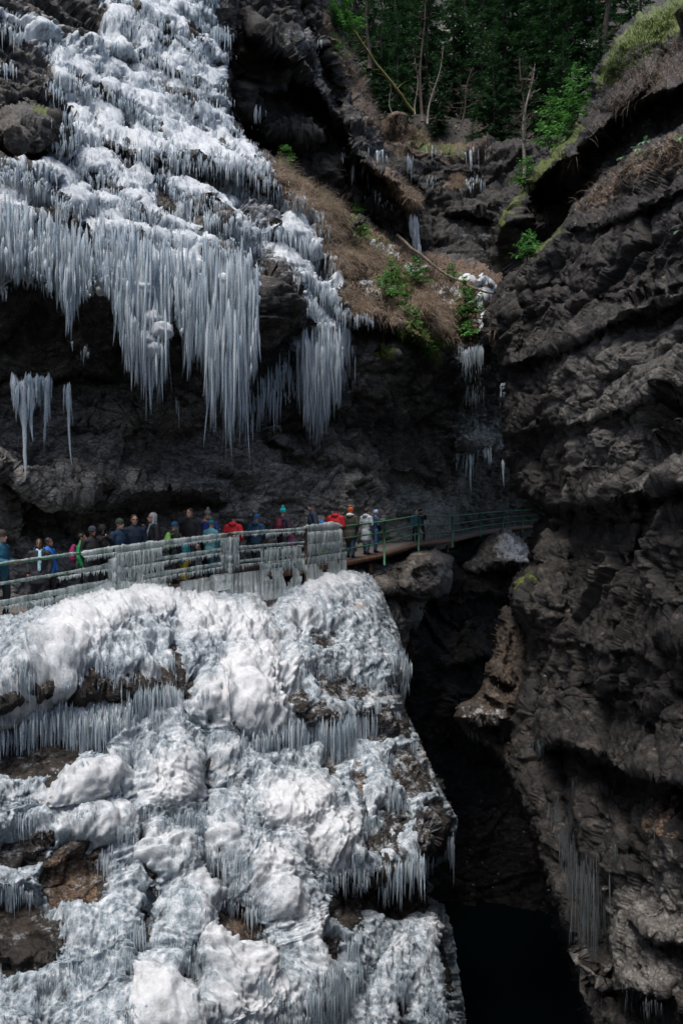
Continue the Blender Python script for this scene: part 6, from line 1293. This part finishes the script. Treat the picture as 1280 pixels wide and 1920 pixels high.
# bare trees
def bare(px, py, d, hpx, leanx, lab, seed, mat='bark_pale', nb=16, rad=.05, bl=.22):
    g = P(px, py, d); h = hpx / F * d; r = random.Random(seed)
    e = empty('bare_tree', g, lab, 'bare tree'); pts = [Vector((leanx / F * d * t + .12 * math.sin(t * 7 + seed), .1 * math.sin(t * 5), h * t)) for t in [i / 14 for i in range(15)]]
    tb = tube('trunk', pts, rad, M[mat], sides=7, radf=lambda t: rad * (1 - .75 * t)); tb.parent = e
    V, Q_ = [], []
    def tw(p, dr, L_, rr, lev):
        n = 5; ps = [p]; dd = dr.copy()
        for _ in range(n): dd = (dd + Vector((r.gauss(0, .16), r.gauss(0, .16), r.gauss(0, .12)))).normalized(); ps.append(ps[-1] + dd * L_ / n)
        v, f = tube('x', ps, rr, None, sides=4, build=False, radf=lambda t: rr * (1 - .8 * t) + .002); b = len(V); V.extend(v); Q_.extend([tuple(b + i for i in q) for q in f])
        if lev < 2:
            for _ in range(4): k = r.randint(1, n); tw(ps[k], (dd + Vector((r.uniform(-1, 1), r.uniform(-1, 1), r.uniform(-.4, .7)))).normalized(), L_ * .5, rr * .5, lev + 1)
    for k in range(nb):
        t = r.uniform(.3, 1); i = min(13, int(t * 14)); a = r.uniform(0, 6.28); tw(pts[i], Vector((math.cos(a), math.sin(a), r.uniform(0, .8))).normalized(), h * bl * r.uniform(.4, 1) * (1.2 - t), rad * .3, 0)
    obj('branches', mesh_np('branches', np.array([tuple(v) for v in V]), quads=Q_, mats=[M['twig'] if mat != 'bark_pale' else M['bark_pale']]), e)
    return e
bare(976, 345, 34, 225, 20, 'slender pale birch trunk standing on the ridge beside the gorge', 1, rad=.09, nb=18, bl=.2); bare(788, 228, 56, 240, 6, 'grey bare tree at the rim of the far wall, left of a pair', 2, rad=.12, mat='twig'); bare(800, 232, 56, 150, 32, 'thin bare tree leaning right at the rim of the far wall', 3, rad=.07, bl=.16)
bare(780, 215, 58, 110, 0, 'short bare sapling behind the leaning mossy trunk', 4, rad=.06); bare(985, 300, 55, 200, -10, 'dark bare tree with wide twigs behind the birch', 5, mat='twig', rad=.1, nb=22, bl=.3); bare(860, 245, 57, 120, 25, 'small dark leafless tree in the centre of the rim', 6, mat='twig', rad=.08, nb=22, bl=.4); bare(690, 130, 60, 160, 0, 'straight dark trunk at the upper left of the forest', 7, mat='bark', rad=.18, nb=14)
bare(1140, 190, 36, 260, -4, 'dark straight trunk rising behind the mossy ridge', 8, mat='bark', rad=.2, nb=10); bare(735, 215, 58, 70, -8, 'bent little sapling left of the leaning trunk', 9, rad=.04, nb=6)
# bushes of bare twigs on the slope
for i, (px, py, hp, lab) in enumerate([(830, 545, 42, 'bare reddish twig bush on the slope beside the fallen trunk'), (800, 520, 36, 'bare twig bush in the upper middle of the slope'), (620, 380, 30, 'low bare twigs along the top edge of the grassy slope'), (905, 545, 40, 'dark bare twigs over the frozen rivulet'), (640, 420, 26, 'small bare twigs near the rock on the slope'), (750, 470, 24, 'bare twigs beside the white ice column')]):
    h_, _ = hit(Lb, px, py)
    if h_ is None: continue
    g = Vector(h_); d = g.y; h = hp / F * d; r = random.Random(i + 40); V, Q_ = [], []
    for k in range(46):
        a = r.uniform(0, 6.28); p = Vector((r.gauss(0, .3), r.gauss(0, .2), -.1)); dd = Vector((math.cos(a) * .6, math.sin(a) * .6, 1)).normalized(); ps = [p]
        for _ in range(6): dd = (dd + Vector((r.gauss(0, .2), r.gauss(0, .2), r.gauss(-.04, .1)))).normalized(); ps.append(ps[-1] + dd * h / 6 * r.uniform(.6, 1.3))
        v, f = tube('x', ps, .01, None, sides=4, build=False, radf=lambda t: .013 * (1 - .7 * t)); b = len(V); V.extend(v); Q_.extend([tuple(b + i for i in q) for q in f])
    tag(obj('twig_bush', mesh_np('twig_bush', np.array([tuple(v) for v in V]), quads=Q_, mats=[M['twig']]), None, g), lab, 'bush', 'bare twig bushes on the slope')
# logs
M['log_grey'] = simple('weathered_log_bark', (.13, .105, .075), .9, 0, .6, 8, .02)
def log(name, p0, p1, r0, r1, mat, lab, seed, sag=.3):
    a, b = P(*p0), P(*p1); n = 14; r = random.Random(seed); pts = [a.lerp(b, t / n) + Vector((r.gauss(0, .04), 0, -sag * math.sin(math.pi * t / n) + r.gauss(0, .03))) for t in range(n + 1)]
    c = pts[0].copy(); e = empty(name, c, lab, 'log'); o = tube('trunk', [p - c for p in pts], r0, M[mat], sides=8, wob=.12, seed=seed, radf=lambda t: r0 + (r1 - r0) * t); o.parent = e
    for k in range(12): t = r.randint(3, n - 1); p = pts[t] - c; q = p + Vector((r.gauss(0, .4), r.gauss(0, .3), r.uniform(-.3, .7))); o2 = tube('branch_stub', [p, p.lerp(q, .5) + Vector((0, 0, .05)), q], .02, M[mat], sides=5, radf=lambda t: .025 * (1 - .7 * t)); o2.parent = e
log('leaning_trunk', (776, 212, 56), (652, 42, 52), .11, .07, 'bark_moss', 'thin yellow-mossed trunk leaning across the upper forest', 3, .1); log('fallen_trunk', (745, 440, 40.5), (938, 556, 38.0), .085, .045, 'log_grey', 'fallen thin trunk lying diagonally over the grassy slope', 5, .5); log('fallen_trunk', (655, 428, 36.5), (684, 412, 37.5), .12, .09, 'bark', 'short dark broken log by the rock at the top of the slope', 6, 0)

# dry grass hanging over the slope edges
def grass(name, pts_n, ln, wd, mat, seed, down=.9, out=.55, kind_lab=None):
    r = np.random.default_rng(seed); P0 = np.array([tuple(p) for p, n in pts_n]); N0 = np.array([tuple(n) for p, n in pts_n]); m = len(P0); sg = 5
    d = N0 * out * r.uniform(.5, 1.3, (m, 1)) + r.normal(0, .28, (m, 3)); d[:, 2] += .35; d /= np.linalg.norm(d, axis=1, keepdims=True); L_ = ln * r.uniform(.45, 1.3, m); side = np.cross(d, np.array([0, 0, 1.0])) + r.normal(0, .3, (m, 3)); side /= np.linalg.norm(side, axis=1, keepdims=True); side[:, 1] *= .4
    V = np.zeros((m, sg, 2, 3)); p = P0.copy()
    for k in range(sg):
        w = wd * (1 - k / (sg - .4)); V[:, k, 0] = p - side * w; V[:, k, 1] = p + side * w
        p = p + d * (L_ / sg)[:, None]; d = d + np.array([0, 0, -down * .55]); d /= np.linalg.norm(d, axis=1, keepdims=True)
    b = (np.arange(m) * sg * 2)[:, None]; k = np.arange(sg - 1)[None, :] * 2; Qd = np.stack([b + k, b + k + 1, b + k + 3, b + k + 2], -1).reshape(-1, 4)
    o = obj(name, mesh_np(name, V.reshape(-1, 3), quads=Qd, mats=[M[mat]])); tag(o, kind_lab, None, None, 'stuff'); return o
def pool(bvh, poly, n, seed, clump=None, cs=6):
    r = np.random.default_rng(seed); out = []; pl = np.array(poly, float); x0, y0 = pl.min(0); x1, y1 = pl.max(0)
    def ins(x, y): return poly_sd(poly, np.array([[x]]), np.array([[y]]))[0, 0] > 0
    if clump:
        cs_ = []
        while len(cs_) < clump:
            x, y = r.uniform(x0, x1), r.uniform(y0, y1)
            if ins(x, y): cs_.append((x, y))
    k = 0
    while len(out) < n and k < n * 8:
        k += 1
        if clump: c = cs_[r.integers(len(cs_))]; x, y = c[0] + r.normal() * cs, c[1] + r.normal() * cs * .55
        else:
            x, y = r.uniform(x0, x1), r.uniform(y0, y1)
            if not ins(x, y): continue
        h, nn = hit(bvh, x, y)
        if h is not None: out.append((h, nn))
    return out
strip = [(508, 302), (560, 338), (640, 395), (652, 440), (640, 460), (600, 435), (560, 400), (530, 350)]
g1 = pool(Lb, strip, 3800, 1, 60, 6); g2 = pool(Lb, [(600, 470), (650, 465), (672, 500), (668, 520), (620, 505)], 1600, 2, 22, 7); g3 = pool(Lb, [(650, 540), (760, 560), (770, 605), (700, 600), (640, 590)], 1900, 3, 26, 6); g4 = pool(Lb, [(790, 540), (830, 560), (850, 620), (840, 640), (800, 600), (780, 570)], 1900, 4, 22, 6)
g5 = pool(Lb, [(660, 430), (720, 430), (860, 490), (950, 510), (930, 560), (860, 560), (700, 520)], 1800, 5, 60, 5); g6 = pool(Lb, [(650, 455), (700, 470), (730, 520), (690, 500)], 1300, 6, 16, 7)
grass('dry_grass', g1 + g2 + g3 + g4 + g6, .85, .011, 'grass', 7); grass('dry_grass', g5, .4, .011, 'grass', 8, .4)
grass('green_grass', pool(Lb, [(545, 318), (600, 350), (640, 400), (620, 400), (560, 350)], 600, 9, 20, 6) + pool(Lb, [(660, 430), (780, 520), (760, 560), (690, 470)], 2000, 10, 40, 7) + pool(Lb, [(750, 618), (800, 625), (850, 650), (800, 670), (750, 650)], 900, 11, 24, 6), .35, .012, 'grass_green', 9, .6)
grass('dry_grass', pool(Bb, [(715, 300), (745, 335), (785, 380), (775, 388), (735, 350)], 1000, 12, 24, 5) + pool(Bb, [(640, 60), (690, 160), (715, 260), (690, 230), (640, 120)], 900, 13, 40, 8), .7, .014, 'grass', 10)
grass('dry_grass', pool(Fb, [(690, 215), (780, 250), (900, 268), (780, 275), (700, 250)], 1500, 14, 60, 9) + pool(Fb, [(838, 335), (868, 332), (864, 350), (842, 352)], 500, 15, 6, 5), .8, .02, 'grass', 11)
grass('hanging_roots', pool(R2b, [(1290, 70), (1240, 110), (1190, 130), (1150, 170), (1110, 215), (1090, 240), (1110, 260), (1180, 200), (1290, 130)], 500, 16, 60, 9) + pool(R2b, [(1040, 300), (1110, 285), (1100, 310), (1050, 330)], 260, 17, 20, 8), .7, .008, 'root', 12, .7, .8)
grass('hanging_roots', pool(Rb, [(905, 580), (935, 590), (935, 640), (925, 650)], 60, 18, 6, 5) + pool(Rb, [(1060, 410), (1120, 350), (1180, 310), (1290, 260), (1290, 290), (1180, 340)], 420, 19, 50, 8), .5, .008, 'root', 13, .8)
grass('green_grass', pool(R2b, [(1280, 10), (1200, 40), (1130, 130), (1120, 160), (1180, 130), (1240, 80)], 2600, 20, 260, 9), .12, .014, 'grass_green', 14, .3, 1.0)
# fallen leaves on slope and spur
def litter(name, pn, s, seed, mat='leaf'):
    r = np.random.default_rng(seed); V, Q_ = [], []
    for h, n in pn:
        h = np.array(tuple(h)) + np.array(tuple(n)) * .02; a = r.normal(0, 1, 3); a /= np.linalg.norm(a); u = np.cross(a, tuple(n)); u /= np.linalg.norm(u) + 1e-6; w = np.cross(u, a); q = s * r.uniform(.5, 1.4); b = len(V)
        V += [h - u * q, h + w * q * .6, h + u * q, h - w * q * .6]; Q_.append((b, b + 1, b + 2, b + 3))
    tag(obj(name, mesh_np(name, np.array(V), quads=Q_, mats=[M[mat]], smooth=False)), None, None, None, 'stuff')
litter('fallen_leaves', pool(Lb, soil_poly, 4500, 21) , .055, 1); litter('fallen_leaves', pool(Sb, [(945, 1160), (990, 1180), (985, 1330), (860, 1350), (890, 1300)], 600, 22), .018, 2)
litter('hillside_litter', pool(Hb, [(600, 0), (1150, 0), (1150, 250), (600, 250)], 2500, 23), .12, 3)
# ferns on the right wall
def fern(px, py, b, s, lab, seed):
    h_, n_ = hit(b, px, py)
    if h_ is None: return
    r = random.Random(seed); V, T_ = [], []; base = Vector(h_) + Vector((0, -.08, 0)); e = empty('fern', base, lab, 'fern', 'small ferns on the right wall')
    for k in range(8):
        a = r.uniform(0, 6.28); V, T_ = [], []; dd = Vector((math.cos(a) * .8, -.5 + .3 * math.sin(a), .5)).normalized(); p = Vector((0, 0, 0))
        for i in range(9):
            dd = (dd + Vector((0, -.02, -.2))).normalized(); side = dd.cross(Vector((0, 0, 1))).normalized(); w = s * .24 * math.sin((i + 1) / 10 * math.pi)
            for sg in (-1, 1): b_ = len(V); V += [p, p + dd * s / 9 * .8, p + side * sg * w + dd * s / 12]; T_.append((b_, b_ + 1, b_ + 2))
            p = p + dd * s / 9
        obj('frond', mesh_np('frond', np.array([tuple(v) for v in V]), tris=T_, mats=[M['fern']], smooth=False), e)
M['fern'] = leaf_mat('fern_fronds', (.07, .15, .08), (.14, .26, .15), (.3, .45, .3), .2)
for i, (px, py, lab) in enumerate([(1212, 238, 'uppermost pale green fern on the right wall'), (1205, 272, 'pale fern just below the uppermost one'), (1190, 287, 'small fern left of the second one on the right wall'), (1275, 265, 'fern at the right photo edge high on the wall'), (1276, 438, 'fern at the right photo edge lower on the wall'), (1165, 300, 'leftmost tiny fern on the upper edge of the right wall')]):
    fern(px, py, Rb if py > 250 else R2b, .32, lab, i)
# pale rock and painted sky gaps showing between the trees
